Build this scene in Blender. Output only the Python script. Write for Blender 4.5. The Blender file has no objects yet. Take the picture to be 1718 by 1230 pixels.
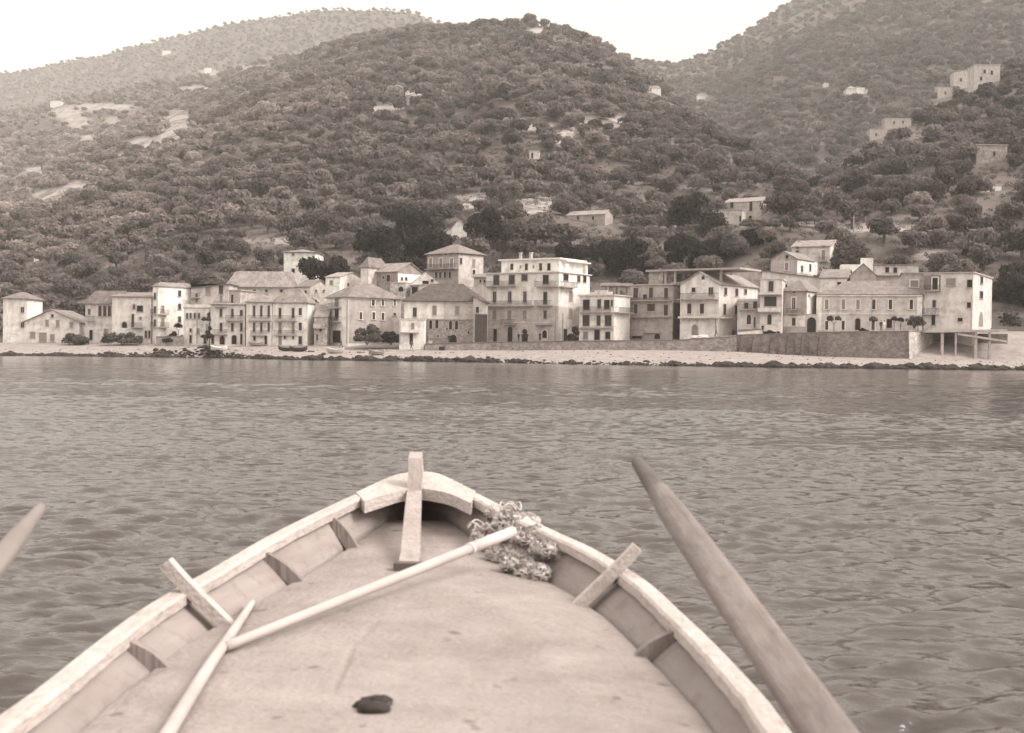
import bpy, math, random
import numpy as np
from mathutils import Vector, Matrix, noise as mnoise

random.seed(7); rng = np.random.default_rng(7)
SC = bpy.context.scene
COL = SC.collection
pi = math.pi
R = math.radians

# ------------------------------------------------------------------ camera
FPX, CX, CY, EYE = 2278.0, 859.0, 615.0, 1.85
PITCH, ROLL = math.atan(24/2278.0), R(0.75)
F_ = Vector((0, math.cos(PITCH), -math.sin(PITCH)))
U0 = Vector((0, math.sin(PITCH), math.cos(PITCH)))
R0 = Vector((1, 0, 0))
RV = R0*math.cos(ROLL) + U0*math.sin(ROLL)
UV = U0*math.cos(ROLL) - R0*math.sin(ROLL)
def ray(px, py): return F_*FPX + RV*(px-CX) - UV*(py-CY)
def P(px, py, D):
    r = ray(px, py); s = D/r.y
    return Vector((r.x*s, D, EYE + r.z*s))
def hor(px): return 591.0 + 0.0131*(px-CX)
def to_px(x, y, z):
    v = Vector((x, y, z-EYE)); d = v.dot(F_)
    return CX + FPX*v.dot(RV)/d, CY - FPX*v.dot(UV)/d
def to_px_np(x, y, z):
    zz = z-EYE
    d = y*F_.y + zz*F_.z
    return CX + FPX*(x*RV.x+y*RV.y+zz*RV.z)/d, CY - FPX*(x*UV.x+y*UV.y+zz*UV.z)/d
def lin(pts):
    xs = [p[0] for p in pts]; ys = [p[1] for p in pts]
    return lambda v: np.interp(v, xs, ys)

cam = bpy.data.cameras.new("camera"); camo = bpy.data.objects.new("camera", cam); COL.objects.link(camo)
M = Matrix((RV, UV, -F_)).transposed().to_4x4(); M.translation = Vector((0, 0, EYE))
camo.matrix_world = M
cam.sensor_width = 36; cam.lens = FPX/1718*36; cam.clip_end = 20000; cam.clip_start = 0.05
cam.dof.use_dof = True; cam.dof.focus_distance = 120; cam.dof.aperture_fstop = 4.8
SC.camera = camo

# ------------------------------------------------------------------ materials
def T(v):
    """linear colour of a warm-grey (sepia) tone of reflectance v"""
    g = np.interp(v, [0.02, 0.12, 0.4, 0.7, 0.9], [0.78, 0.83, 0.87, 0.935, 0.965])
    b = np.interp(v, [0.02, 0.12, 0.4, 0.7, 0.9], [0.69, 0.78, 0.83, 0.89, 0.91])
    k = v/(0.2126+0.7152*g+0.0722*b)
    return (min(k, .95), k*g, k*b, 1)
MATS = {}
def leafy(nt, b, col):
    tr = nt.nodes.new('ShaderNodeBsdfTranslucent'); nt.links.new(col, tr.inputs['Color']); mx = nt.nodes.new('ShaderNodeMixShader'); mx.inputs[0].default_value = .42
    nt.links.new(b.outputs[0], mx.inputs[1]); nt.links.new(tr.outputs[0], mx.inputs[2]); nt.links.new(mx.outputs[0], nt.nodes['Material Output'].inputs['Surface'])
def mat(key, v, var=0.25, scale=1.0, rough=0.85, kind='noise', bump=0.0, stretch=(1, 1, 1), v2=None, spec=0.2, coord='Object'):
    if key in MATS: return MATS[key]
    m = bpy.data.materials.new(key); m.use_nodes = True
    nt = m.node_tree; N = nt.nodes; L = nt.links
    b = N['Principled BSDF']; b.inputs['Roughness'].default_value = rough
    b.inputs['Specular IOR Level'].default_value = spec
    tc = N.new('ShaderNodeTexCoord'); mp = N.new('ShaderNodeMapping'); mp.inputs['Scale'].default_value = stretch
    if coord == 'World':
        ge = N.new('ShaderNodeNewGeometry'); L.new(ge.outputs['Position'], mp.inputs['Vector'])
    else:
        L.new(tc.outputs[coord], mp.inputs['Vector'])
    oi = N.new('ShaderNodeObjectInfo')
    tex = N.new('ShaderNodeTexNoise'); tex.inputs['Scale'].default_value = scale
    tex.inputs['Detail'].default_value = 6; tex.inputs['Roughness'].default_value = 0.65
    L.new(mp.outputs[0], tex.inputs['Vector'])
    fac = tex.outputs['Fac']
    rp = N.new('ShaderNodeValToRGB')
    lo, hi = (v*(1-var), v*(1+var)) if v2 is None else (v2, v)
    rp.color_ramp.elements[0].position = 0.33; rp.color_ramp.elements[0].color = T(lo)
    rp.color_ramp.elements[1].position = 0.67; rp.color_ramp.elements[1].color = T(min(hi, .88))
    L.new(fac, rp.inputs[0]); out = rp.outputs[0]; hsrc = fac
    def mulv(c, f):
        mx = N.new('ShaderNodeMix'); mx.data_type = 'RGBA'; mx.blend_type = 'MULTIPLY'
        mx.inputs[0].default_value = 1; L.new(c, mx.inputs[6]); L.new(f, mx.inputs[7]); return mx.outputs[2]
    def ramp(src, p0, c0, p1, c1):
        r = N.new('ShaderNodeValToRGB'); e = r.color_ramp.elements
        e[0].position = p0; e[0].color = (c0, c0*.97, c0*.95, 1) if c0 < 1 else (1, 1, 1, 1)
        e[1].position = p1; e[1].color = (c1, c1*.97, c1*.95, 1) if c1 < 1 else (1, 1, 1, 1)
        L.new(src, r.inputs[0]); return r.outputs[0]
    if kind == 'plaster':      # damp and soot stains with shapes of their own, vertical runs
        mp2 = N.new('ShaderNodeMapping'); mp2.inputs['Scale'].default_value = (.7, .7, 0.22)
        L.new(tc.outputs['Object'], mp2.inputs['Vector'])
        t2 = N.new('ShaderNodeTexNoise'); t2.inputs['Scale'].default_value = 1.0; t2.inputs['Detail'].default_value = 5
        L.new(mp2.outputs[0], t2.inputs['Vector'])
        out = mulv(out, ramp(t2.outputs['Fac'], .34, .86, .56, 1))
        t3 = N.new('ShaderNodeTexNoise'); t3.inputs['Scale'].default_value = .42; t3.inputs['Detail'].default_value = 8; t3.inputs['Roughness'].default_value = .75
        L.new(tc.outputs['Object'], t3.inputs['Vector'])
        out = mulv(out, ramp(t3.outputs['Fac'], .40, .74, .50, 1))
    elif kind == 'stone':
        vo = N.new('ShaderNodeTexVoronoi'); vo.inputs['Scale'].default_value = 2.4
        mp2 = N.new('ShaderNodeMapping'); mp2.inputs['Scale'].default_value = (1, 1, 1.7)
        L.new(tc.outputs['Object'], mp2.inputs['Vector']); L.new(mp2.outputs[0], vo.inputs['Vector'])
        bw = N.new('ShaderNodeRGBToBW'); L.new(vo.outputs['Color'], bw.inputs[0])
        out = mulv(out, ramp(bw.outputs[0], .1, .6, .9, 1))
        hsrc = vo.outputs['Distance']
    elif kind == 'tile':
        wv = N.new('ShaderNodeTexNoise'); wv.inputs['Scale'].default_value = 5.0; wv.inputs['Detail'].default_value = 2
        L.new(tc.outputs['Object'], wv.inputs['Vector'])
        out = mulv(out, ramp(wv.outputs['Fac'], .35, .62, .6, 1)); hsrc = wv.outputs['Fac']
    elif kind == 'wood':
        mp2 = N.new('ShaderNodeMapping'); mp2.inputs['Scale'].default_value = stretch
        t2 = N.new('ShaderNodeTexNoise'); t2.inputs['Scale'].default_value = scale*9; t2.inputs['Detail'].default_value = 4
        L.new(mp.outputs[0], t2.inputs['Vector'])
        out = mulv(out, ramp(t2.outputs['Fac'], .34, .92, .6, 1)); hsrc = t2.outputs['Fac']
        t3 = N.new('ShaderNodeTexNoise'); t3.inputs['Scale'].default_value = 14; t3.inputs['Detail'].default_value = 3
        L.new(tc.outputs['Object'], t3.inputs['Vector'])
        out = mulv(out, ramp(t3.outputs['Fac'], .30, .86, .45, 1))
    elif kind == 'deck':      # weathered canvas: stains, salt marks, fine weave
        t2 = N.new('ShaderNodeTexNoise'); t2.inputs['Scale'].default_value = 1.3; t2.inputs['Detail'].default_value = 9; t2.inputs['Roughness'].default_value = .72; t2.inputs['Distortion'].default_value = .6
        L.new(tc.outputs['Object'], t2.inputs['Vector']); out = mulv(out, ramp(t2.outputs['Fac'], .36, .80, .55, 1))
        t3 = N.new('ShaderNodeTexNoise'); t3.inputs['Scale'].default_value = 38; t3.inputs['Detail'].default_value = 4
        L.new(tc.outputs['Object'], t3.inputs['Vector']); out = mulv(out, ramp(t3.outputs['Fac'], .30, .92, .55, 1)); hsrc = t3.outputs['Fac']
        t4 = N.new('ShaderNodeTexNoise'); t4.inputs['Scale'].default_value = 9; t4.inputs['Detail'].default_value = 2
        L.new(tc.outputs['Object'], t4.inputs['Vector']); out = mulv(out, ramp(t4.outputs['Fac'], .24, .55, .33, 1))
    elif kind == 'leaf':
        # every tree a little different
        mr = N.new('ShaderNodeMapRange'); mr.inputs['To Min'].default_value = .68; mr.inputs['To Max'].default_value = 1.35
        L.new(oi.outputs['Random'], mr.inputs['Value'])
        hv = N.new('ShaderNodeHueSaturation'); L.new(out, hv.inputs['Color']); L.new(mr.outputs[0], hv.inputs['Value']); out = hv.outputs[0]
    L.new(out, b.inputs['Base Color'])
    if kind == 'leaf': leafy(nt, b, out)
    if bump:
        bp = N.new('ShaderNodeBump'); bp.inputs['Strength'].default_value = bump; bp.inputs['Distance'].default_value = .05
        L.new(hsrc, bp.inputs['Height']); L.new(bp.outputs[0], b.inputs['Normal'])
    MATS[key] = m
    return m
def wallmat(v, kind='plaster'):
    v = min(v*1.2, .87)
    return mat(f'{kind}_{int(v*100)}', v, .12 if kind == 'plaster' else .3, .9, .9, kind, .15 if kind == 'stone' else 0)
def tilemat(v):
    v = v*.74
    return mat(f'roof_tile_{int(v*100)}', v, .28, .8, .9, 'tile', .3)
DARK = mat('dark_opening', .018, .3, 1, .5)
PANE = mat('window_glass', .015, .3, 1, .3, spec=.3)
SHUT = mat('shutter_paint', .05, .25, 2, .7)
SHUTP = mat('pale_shutter_paint', .22, .12, 2, .7)
FRAME = mat('window_surround', .62, .1, 2, .8)
IRON = mat('iron_rail', .05, .2, 2, .6)
CONC = mat('concrete', .34, .22, .7, .9)
CONCD = mat('weathered_concrete', .17, .3, .7, .9)
TRUNK = mat('bark', .10, .3, 4, .95)

# ------------------------------------------------------------------ mesh + scene helpers
class MB:
    def __init__(s): s.v = []; s.f = []
    def poly(s, pts):
        i = len(s.v); s.v += [tuple(p) for p in pts]; s.f.append(tuple(range(i, i+len(pts))))
    def box(s, a, b):
        (x0, y0, z0), (x1, y1, z1) = a, b
        if x0 > x1: x0, x1 = x1, x0
        if y0 > y1: y0, y1 = y1, y0
        if z0 > z1: z0, z1 = z1, z0
        i = len(s.v)
        s.v += [(x0,y0,z0),(x1,y0,z0),(x1,y1,z0),(x0,y1,z0),(x0,y0,z1),(x1,y0,z1),(x1,y1,z1),(x0,y1,z1)]
        s.f += [tuple(i+k for k in q) for q in ((0,3,2,1),(4,5,6,7),(0,1,5,4),(1,2,6,5),(2,3,7,6),(3,0,4,7))]
    def hull8(s, lo, hi):
        i = len(s.v); n = len(lo); s.v += [tuple(p) for p in lo] + [tuple(p) for p in hi]
        s.f.append(tuple(i+k for k in reversed(range(n)))); s.f.append(tuple(i+n+k for k in range(n)))
        for k in range(n):
            j = (k+1) % n; s.f.append((i+k, i+j, i+n+j, i+n+k))
    def tube(s, pts, rad, n=8, cap=True):
        pts = [Vector(p) for p in pts]
        if not hasattr(rad, '__len__'): rad = [rad]*len(pts)
        i0 = len(s.v); up = Vector((0, 0, 1))
        for k, p in enumerate(pts):
            t = (pts[min(k+1, len(pts)-1)] - pts[max(k-1, 0)]).normalized()
            a = t.cross(up)
            if a.length < 1e-3: a = t.cross(Vector((1, 0, 0)))
            a.normalize(); b = a.cross(t)
            for q in range(n):
                an = 2*pi*q/n; s.v.append(tuple(p + a*math.cos(an)*rad[k] + b*math.sin(an)*rad[k]))
        for k in range(len(pts)-1):
            for q in range(n):
                j = (q+1) % n; s.f.append((i0+k*n+q, i0+k*n+j, i0+(k+1)*n+j, i0+(k+1)*n+q))
        if cap:
            s.f.append(tuple(i0+q for q in reversed(range(n)))); e = i0+(len(pts)-1)*n; s.f.append(tuple(e+q for q in range(n)))
    def build(s, name, m, parent=None, smooth=False, loc=None):
        me = bpy.data.meshes.new(name); me.from_pydata(s.v, [], s.f); me.update()
        import bmesh
        bm = bmesh.new(); bm.from_mesh(me); bmesh.ops.recalc_face_normals(bm, faces=bm.faces); bm.to_mesh(me); bm.free()
        return link(name, me, m, parent, smooth, loc)
def link(name, me, m, parent=None, smooth=False, loc=None):
    for mm in (m if isinstance(m, (list, tuple)) else [m]): me.materials.append(mm)
    if smooth: me.polygons.foreach_set('use_smooth', [True]*len(me.polygons))
    o = bpy.data.objects.new(name, me); COL.objects.link(o)
    if parent is not None: o.parent = parent
    if loc is not None: o.location = loc
    return o
def np_mesh(name, V, Q):
    me = bpy.data.meshes.new(name); V = np.asarray(V, dtype=np.float32); Q = np.asarray(Q, dtype=np.int32)
    me.vertices.add(len(V)); me.vertices.foreach_set('co', V.ravel())
    n, k = Q.shape
    me.loops.add(n*k); me.loops.foreach_set('vertex_index', Q.ravel())
    me.polygons.add(n); me.polygons.foreach_set('loop_start', np.arange(0, n*k, k, dtype=np.int32))
    me.update(calc_edges=True); me.validate(); return me
def grid_quads(nr, nc):
    i = np.arange(nr-1)[:, None]*nc + np.arange(nc-1)[None, :]
    i = i.ravel(); return np.stack([i, i+1, i+nc+1, i+nc], 1)
def tag(o, label=None, cat=None, group=None, kind=None):
    if label: o['label'] = label
    if cat: o['category'] = cat
    if group: o['group'] = group
    if kind: o['kind'] = kind
    return o
def thing(name, label, cat, loc=(0, 0, 0), rz=0, group=None):
    o = bpy.data.objects.new(name, None); COL.objects.link(o); o.empty_display_size = .2
    o.location = loc; o.rotation_euler = (0, 0, rz)
    return tag(o, label, cat, group)

# ------------------------------------------------------------------ world, sun, colour
SUN_AZ, SUN_EL = 101, 42
w = bpy.data.worlds.new("World"); SC.world = w; w.use_nodes = True
nt = w.node_tree; bg = nt.nodes['Background']
sky = nt.nodes.new('ShaderNodeTexSky'); sky.sky_type = 'NISHITA'; sky.sun_disc = False
sky.sun_elevation = R(SUN_EL); sky.sun_rotation = R(SUN_AZ); sky.air_density = 1.3; sky.dust_density = 5; sky.ozone_density = 1
hs = nt.nodes.new('ShaderNodeHueSaturation'); hs.inputs['Saturation'].default_value = 0.0
tm = nt.nodes.new('ShaderNodeMix'); tm.data_type = 'RGBA'; tm.blend_type = 'MULTIPLY'; tm.inputs[0].default_value = 1
tm.inputs[7].default_value = (1, .955, .88, 1)
ov_ = nt.nodes.new('ShaderNodeMix'); ov_.data_type = 'RGBA'; ov_.inputs[0].default_value = .62; ov_.inputs[7].default_value = (3.3, 3.3, 3.3, 1)   # thin high overcast
# overcast: brighter overhead than at the horizon, and brighter over the open sea to the left
wc = nt.nodes.new('ShaderNodeTexCoord'); sx = nt.nodes.new('ShaderNodeSeparateXYZ'); nt.links.new(wc.outputs['Generated'], sx.inputs[0])
mz = nt.nodes.new('ShaderNodeMapRange'); mz.inputs['From Min'].default_value = .05; mz.inputs['From Max'].default_value = .8; mz.inputs['To Min'].default_value = 2.9; mz.inputs['To Max'].default_value = 6.6
nt.links.new(sx.outputs['Z'], mz.inputs['Value'])
mx_ = nt.nodes.new('ShaderNodeMapRange'); mx_.inputs['From Min'].default_value = 0; mx_.inputs['From Max'].default_value = -1; mx_.inputs['To Min'].default_value = 1; mx_.inputs['To Max'].default_value = 1.45
nt.links.new(sx.outputs['X'], mx_.inputs['Value'])
mm_ = nt.nodes.new('ShaderNodeMath'); mm_.operation = 'MULTIPLY'; nt.links.new(mz.outputs[0], mm_.inputs[0]); nt.links.new(mx_.outputs[0], mm_.inputs[1]); nt.links.new(mm_.outputs[0], ov_.inputs[7])
nt.links.new(sky.outputs[0], hs.inputs['Color']); nt.links.new(hs.outputs[0], ov_.inputs[6]); nt.links.new(ov_.outputs[2], tm.inputs[6])
nt.links.new(tm.outputs[2], bg.inputs['Color']); bg.inputs['Strength'].default_value = 0.15
sl = bpy.data.lights.new('sun', 'SUN'); so = bpy.data.objects.new('sun', sl); COL.objects.link(so)
sl.specular_factor = .12; sl.energy = 1.5; sl.angle = R(24); sl.color = (1, .955, .90)
sd = Vector((math.sin(R(SUN_AZ))*math.cos(R(SUN_EL)), math.cos(R(SUN_AZ))*math.cos(R(SUN_EL)), math.sin(R(SUN_EL))))
so.rotation_euler = sd.to_track_quat('Z', 'Y').to_euler()
vs = SC.view_settings; vs.view_transform = 'Standard'; vs.look = 'None'; vs.exposure = 1.12; vs.gamma = 1
SC.cycles.use_denoising = True; SC.cycles.sample_clamp_direct = 2.5
SC.cycles.max_bounces = 6; SC.cycles.volume_bounces = 1; SC.cycles.transparent_max_bounces = 8

# ------------------------------------------------------------------ terrain
shore_y = lin([(-900, 594), (40, 597), (350, 600), (480, 603.5), (820, 608), (950, 611), (1300, 616.6), (1667, 621), (2600, 630)])
def D_shore(px): return EYE*FPX/(shore_y(px)-hor(px))
D_bld = lin([(-900, 300), (40, 290), (480, 278), (860, 266), (1000, 258), (1300, 250), (1667, 247), (2600, 245)])
street_y = lin([(-900, 572), (40, 575), (700, 577), (815, 575), (990, 572), (1140, 571), (1240, 563), (1330, 560), (1525, 556), (1660, 556), (2600, 560)])
D_wall = lin([(-900, 285), (40, 276), (480, 266), (700, 259), (860, 255), (1000, 248), (1300, 239), (1525, 232), (1667, 236), (2600, 236)])
wallbase_y = lin([(-900, 582), (40, 584), (480, 584), (735, 588), (1000, 587), (1140, 588), (1240, 590), (1300, 594), (1400, 599), (1525, 602), (1667, 603), (2600, 610)])
def zof(px, py, D): return EYE + (hor(px)-py)*D/FPX
HILLS = [
 # ridge silhouette (px,py), ridge distance (px,D), foot distance offset behind the houses
 dict(r=[(-900, 520), (-300, 420), (35, 290), (120, 248), (200, 212), (280, 180), (340, 155), (420, 122), (520, 90), (620, 62), (700, 47), (745, 50), (800, 46), (850, 47), (885, 42), (930, 55), (1000, 88), (1080, 145), (1180, 215), (1260, 275), (1330, 325), (1400, 372), (1500, 430), (1800, 500), (2600, 560)],
      D=[(-900, 1500), (35, 1700), (200, 1700), (340, 1650), (620, 1450), (885, 1150), (1000, 1050), (1180, 760), (1330, 560), (1500, 420), (2600, 380)], off=7),
 dict(r=[(-900, 240), (-300, 215), (35, 188), (100, 172), (200, 150), (340, 127), (450, 100), (600, 92), (800, 120), (1000, 300), (1300, 560), (2600, 600)],
      D=[(-900, 2400), (35, 2300), (340, 2100), (700, 1900), (2600, 1900)], off=420),
 dict(r=[(-900, 230), (-300, 165), (35, 118), (160, 95), (270, 66), (380, 41), (480, 24), (560, 16), (640, 16), (700, 26), (745, 46), (800, 66), (1000, 220), (1300, 560), (2600, 600)],
      D=[(-900, 3800), (35, 3700), (500, 3300), (745, 2900), (2600, 2900)], off=1300),
 dict(r=[(-900, 620), (500, 300), (700, 100), (850, 78), (900, 60), (940, 57), (1000, 85), (1050, 100), (1090, 106), (1130, 108), (1180, 94), (1230, 63), (1290, 23), (1350, -18), (1450, -66), (1700, -120), (2600, -160)],
      D=[(-900, 2200), (900, 2100), (1130, 2100), (1350, 2500), (2600, 2500)], off=300),
 dict(r=[(-900, 700), (1000, 575), (1150, 470), (1230, 385), (1300, 350), (1370, 326), (1440, 277), (1500, 228), (1560, 190), (1620, 155), (1670, 128), (1800, 80), (2000, 50), (2600, 40)],
      D=[(-900, 330), (1150, 330), (1300, 380), (1440, 470), (1560, 600), (1670, 680), (2600, 760)], off=7),
]
for h in HILLS:
    h['rf'] = lin(h['r']); h['Df'] = lin(h['D'])
_wv = [(rng.uniform(0, 2*pi), rng.uniform(0, 2*pi), lam) for lam in np.geomspace(25, 260, 26)]
def terr(x, y):
    x = np.asarray(x, float); y = np.asarray(y, float)
    t = x/y; px = CX + FPX*t
    db = D_bld(px); zs = zof(px, street_y(px), db)
    nz = np.zeros_like(y)
    for a, ph, lam in _wv: nz = nz + np.sin((x*math.cos(a)+y*math.sin(a))*2*pi/lam + ph)*lam*.0075
    z = zs + np.zeros_like(y)
    for h in HILLS:
        Dr = h['Df'](px); Dfo = db + h['off']; zr = EYE + (hor(px)-h['rf'](px))*Dr/FPX
        s = (y-Dfo)/(Dr-Dfo)
        up = zs + (zr-zs)*np.clip(s, 0, 1) - np.clip(s-1, 0, 9)*(Dr-Dfo)*.35
        up = up + nz*np.clip(s*3, 0, 1)*np.clip((1.12-s)*3, .25, 1)
        up = np.where(zr < zs+1, -50, up)
        z = np.maximum(z, np.where(s > 0, up, -50))
    # street and beach in front of the houses
    dw = D_wall(px); zb = zof(px, wallbase_y(px), dw); ds = D_shore(px)
    fb = np.clip((y-ds)/(dw-ds), -1.0, 1)
    beach = np.where(fb >= 0, zb*fb**.8, fb*3.0) if np.ndim(fb) else (zb*max(fb, 0)**.8 if fb >= 0 else fb*3)
    # slope instead of wall to the left of the sea wall
    e = np.clip((y-dw)/np.maximum(db-1-dw, 1), 0, 1)
    left = beach + (zs-zb)*e
    walled = (px > 713) & (px < 1530)
    pre = np.where(walled, np.where(y > dw+2.2, zs, beach), np.where(y > dw, left, beach))
    z = np.where(y < db+3, pre, z)
    return z
def hit(px, py, d0=270, d1=4000):
    """where the ray through this point of the photograph meets the ground"""
    r = ray(px, py); D = np.linspace(d0, d1, 4000)
    z = EYE + r.z/r.y*D; g = terr(r.x/r.y*D, D)
    k = np.argmax(g >= z)
    return Vector((r.x/r.y*D[k], D[k], float(g[k])))

CLEAR = [  # bare terraces, scree and paths among the trees (px, py, rx, ry)
 (298, 205, 26, 24), (285, 228, 18, 14), (240, 240, 40, 9), (130, 205, 24, 10), (110, 190, 26, 9), (150, 235, 20, 10), (190, 205, 14, 9), (210, 262, 16, 7),
 (170, 180, 60, 6), (95, 330, 45, 14), (130, 315, 30, 10), (60, 290, 20, 12), (862, 203, 16, 9), (895, 212, 30, 5), (970, 208, 15, 9), (1050, 203, 30, 7), (1035, 212, 34, 4),
 (958, 226, 22, 9), (945, 240, 20, 6), (760, 345, 55, 5), (790, 332, 30, 5), (905, 340, 40, 9), (880, 352, 45, 6), (640, 180, 40, 3), (615, 185, 20, 5), (470, 405, 60, 5),
 (1180, 372, 40, 6), (860, 395, 60, 4), (770, 392, 40, 6), (1500, 380, 60, 8), (1650, 385, 18, 18), (1420, 385, 60, 5), (1560, 425, 26, 12), (1350, 375, 60, 4),
 (900, 55, 24, 8), (830, 62, 10, 5), (940, 68, 20, 6), (1100, 150, 16, 6), (1180, 160, 10, 4), (1440, 152, 22, 6), (430, 115, 30, 5), (520, 120, 30, 4), (350, 122, 20, 5),
 (215, 300, 8, 5), (700, 155, 14, 6), (780, 300, 22, 3), (540, 250, 26, 3), (610, 300, 28, 3), (1120, 300, 24, 3), (690, 240, 24, 3), (430, 220, 30, 3), (500, 330, 24, 3), (330, 150, 30, 6), (1255, 300, 26, 4),
]
def clear_mask(px, py):
    m = np.zeros(np.shape(px))
    for (a, b, rx, ry) in CLEAR:
        d = ((px-a)/rx)**2 + ((py-b)/ry)**2
        m = np.maximum(m, np.clip(1.6-d, 0, 1))
    return m

def build_terrain():
    tpx = np.concatenate([np.linspace(-900, -40, 60), np.linspace(-30, 1750, 420), np.linspace(1760, 2600, 60)])
    tt = (tpx-CX)/FPX
    Ds = np.concatenate([np.linspace(0, 1, 2)*0+np.array([180, 195]), np.linspace(200, 330, 190), np.geomspace(331, 4100, 350)])
    X = tt[None, :]*Ds[:, None]; Y = np.repeat(Ds[:, None], len(tt), 1)
    Z = terr(X, Y)
    me = np_mesh('hillside', np.stack([X, Y, Z], -1).reshape(-1, 3), grid_quads(len(Ds), len(tt)))
    px, py = to_px_np(X.ravel(), Y.ravel(), Z.ravel())
    cm = clear_mask(px, py)*(Y.ravel() > D_bld(px)+12)
    pxl = CX+FPX*(X/Y).ravel()
    beach = ((Y.ravel() < D_bld(pxl)+3)).astype(float)
    a = me.attributes.new('soil', 'FLOAT', 'POINT'); a.data.foreach_set('value', cm.astype(np.float32))
    a = me.attributes.new('beach', 'FLOAT', 'POINT'); a.data.foreach_set('value', beach.astype(np.float32))
    m = bpy.data.materials.new('hill_ground'); m.use_nodes = True; nt = m.node_tree; N = nt.nodes; L = nt.links
    b = N['Principled BSDF']; b.inputs['Roughness'].default_value = .95; b.inputs['Specular IOR Level'].default_value = .1
    ge = N.new('ShaderNodeNewGeometry')
    def nz(scale, det=6):
        t = N.new('ShaderNodeTexNoise'); t.inputs['Scale'].default_value = scale; t.inputs['Detail'].default_value = det
        t.inputs['Roughness'].default_value = .7; L.new(ge.outputs['Position'], t.inputs['Vector']); return t.outputs['Fac']
    def rmp(src, p0, c0, p1, c1):
        r = N.new('ShaderNodeValToRGB'); e = r.color_ramp.elements; e[0].position = p0; e[0].color = T(c0); e[1].position = p1; e[1].color = T(c1)
        L.new(src, r.inputs[0]); return r.outputs[0]
    scrub = rmp(nz(.035), .38, .06, .62, .15)
    soil = rmp(nz(.25), .3, .22, .7, .43)
    sand = rmp(nz(.6, 8), .3, .19, .7, .33)
    def mixa(name, a_, b_):
        at = N.new('ShaderNodeAttribute'); at.attribute_name = name; fo = at.outputs['Fac']
        if name == 'soil':      # ragged edges, tufts of grass left in the bare ground
            r = N.new('ShaderNodeMapRange'); r.inputs['From Min'].default_value = .36; r.inputs['From Max'].default_value = .52; L.new(nz(.09, 8), r.inputs['Value'])
            mm = N.new('ShaderNodeMath'); mm.operation = 'MULTIPLY'; L.new(fo, mm.inputs[0]); L.new(r.outputs[0], mm.inputs[1]); fo = mm.outputs[0]
        mx = N.new('ShaderNodeMix'); mx.data_type = 'RGBA'; L.new(fo, mx.inputs[0]); L.new(a_, mx.inputs[6]); L.new(b_, mx.inputs[7]); return mx.outputs[2]
    L.new(mixa('beach', mixa('soil', scrub, soil), sand), b.inputs['Base Color'])
    o = link('hillside', me, m, smooth=True); tag(o, kind='structure')
build_terrain()

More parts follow.
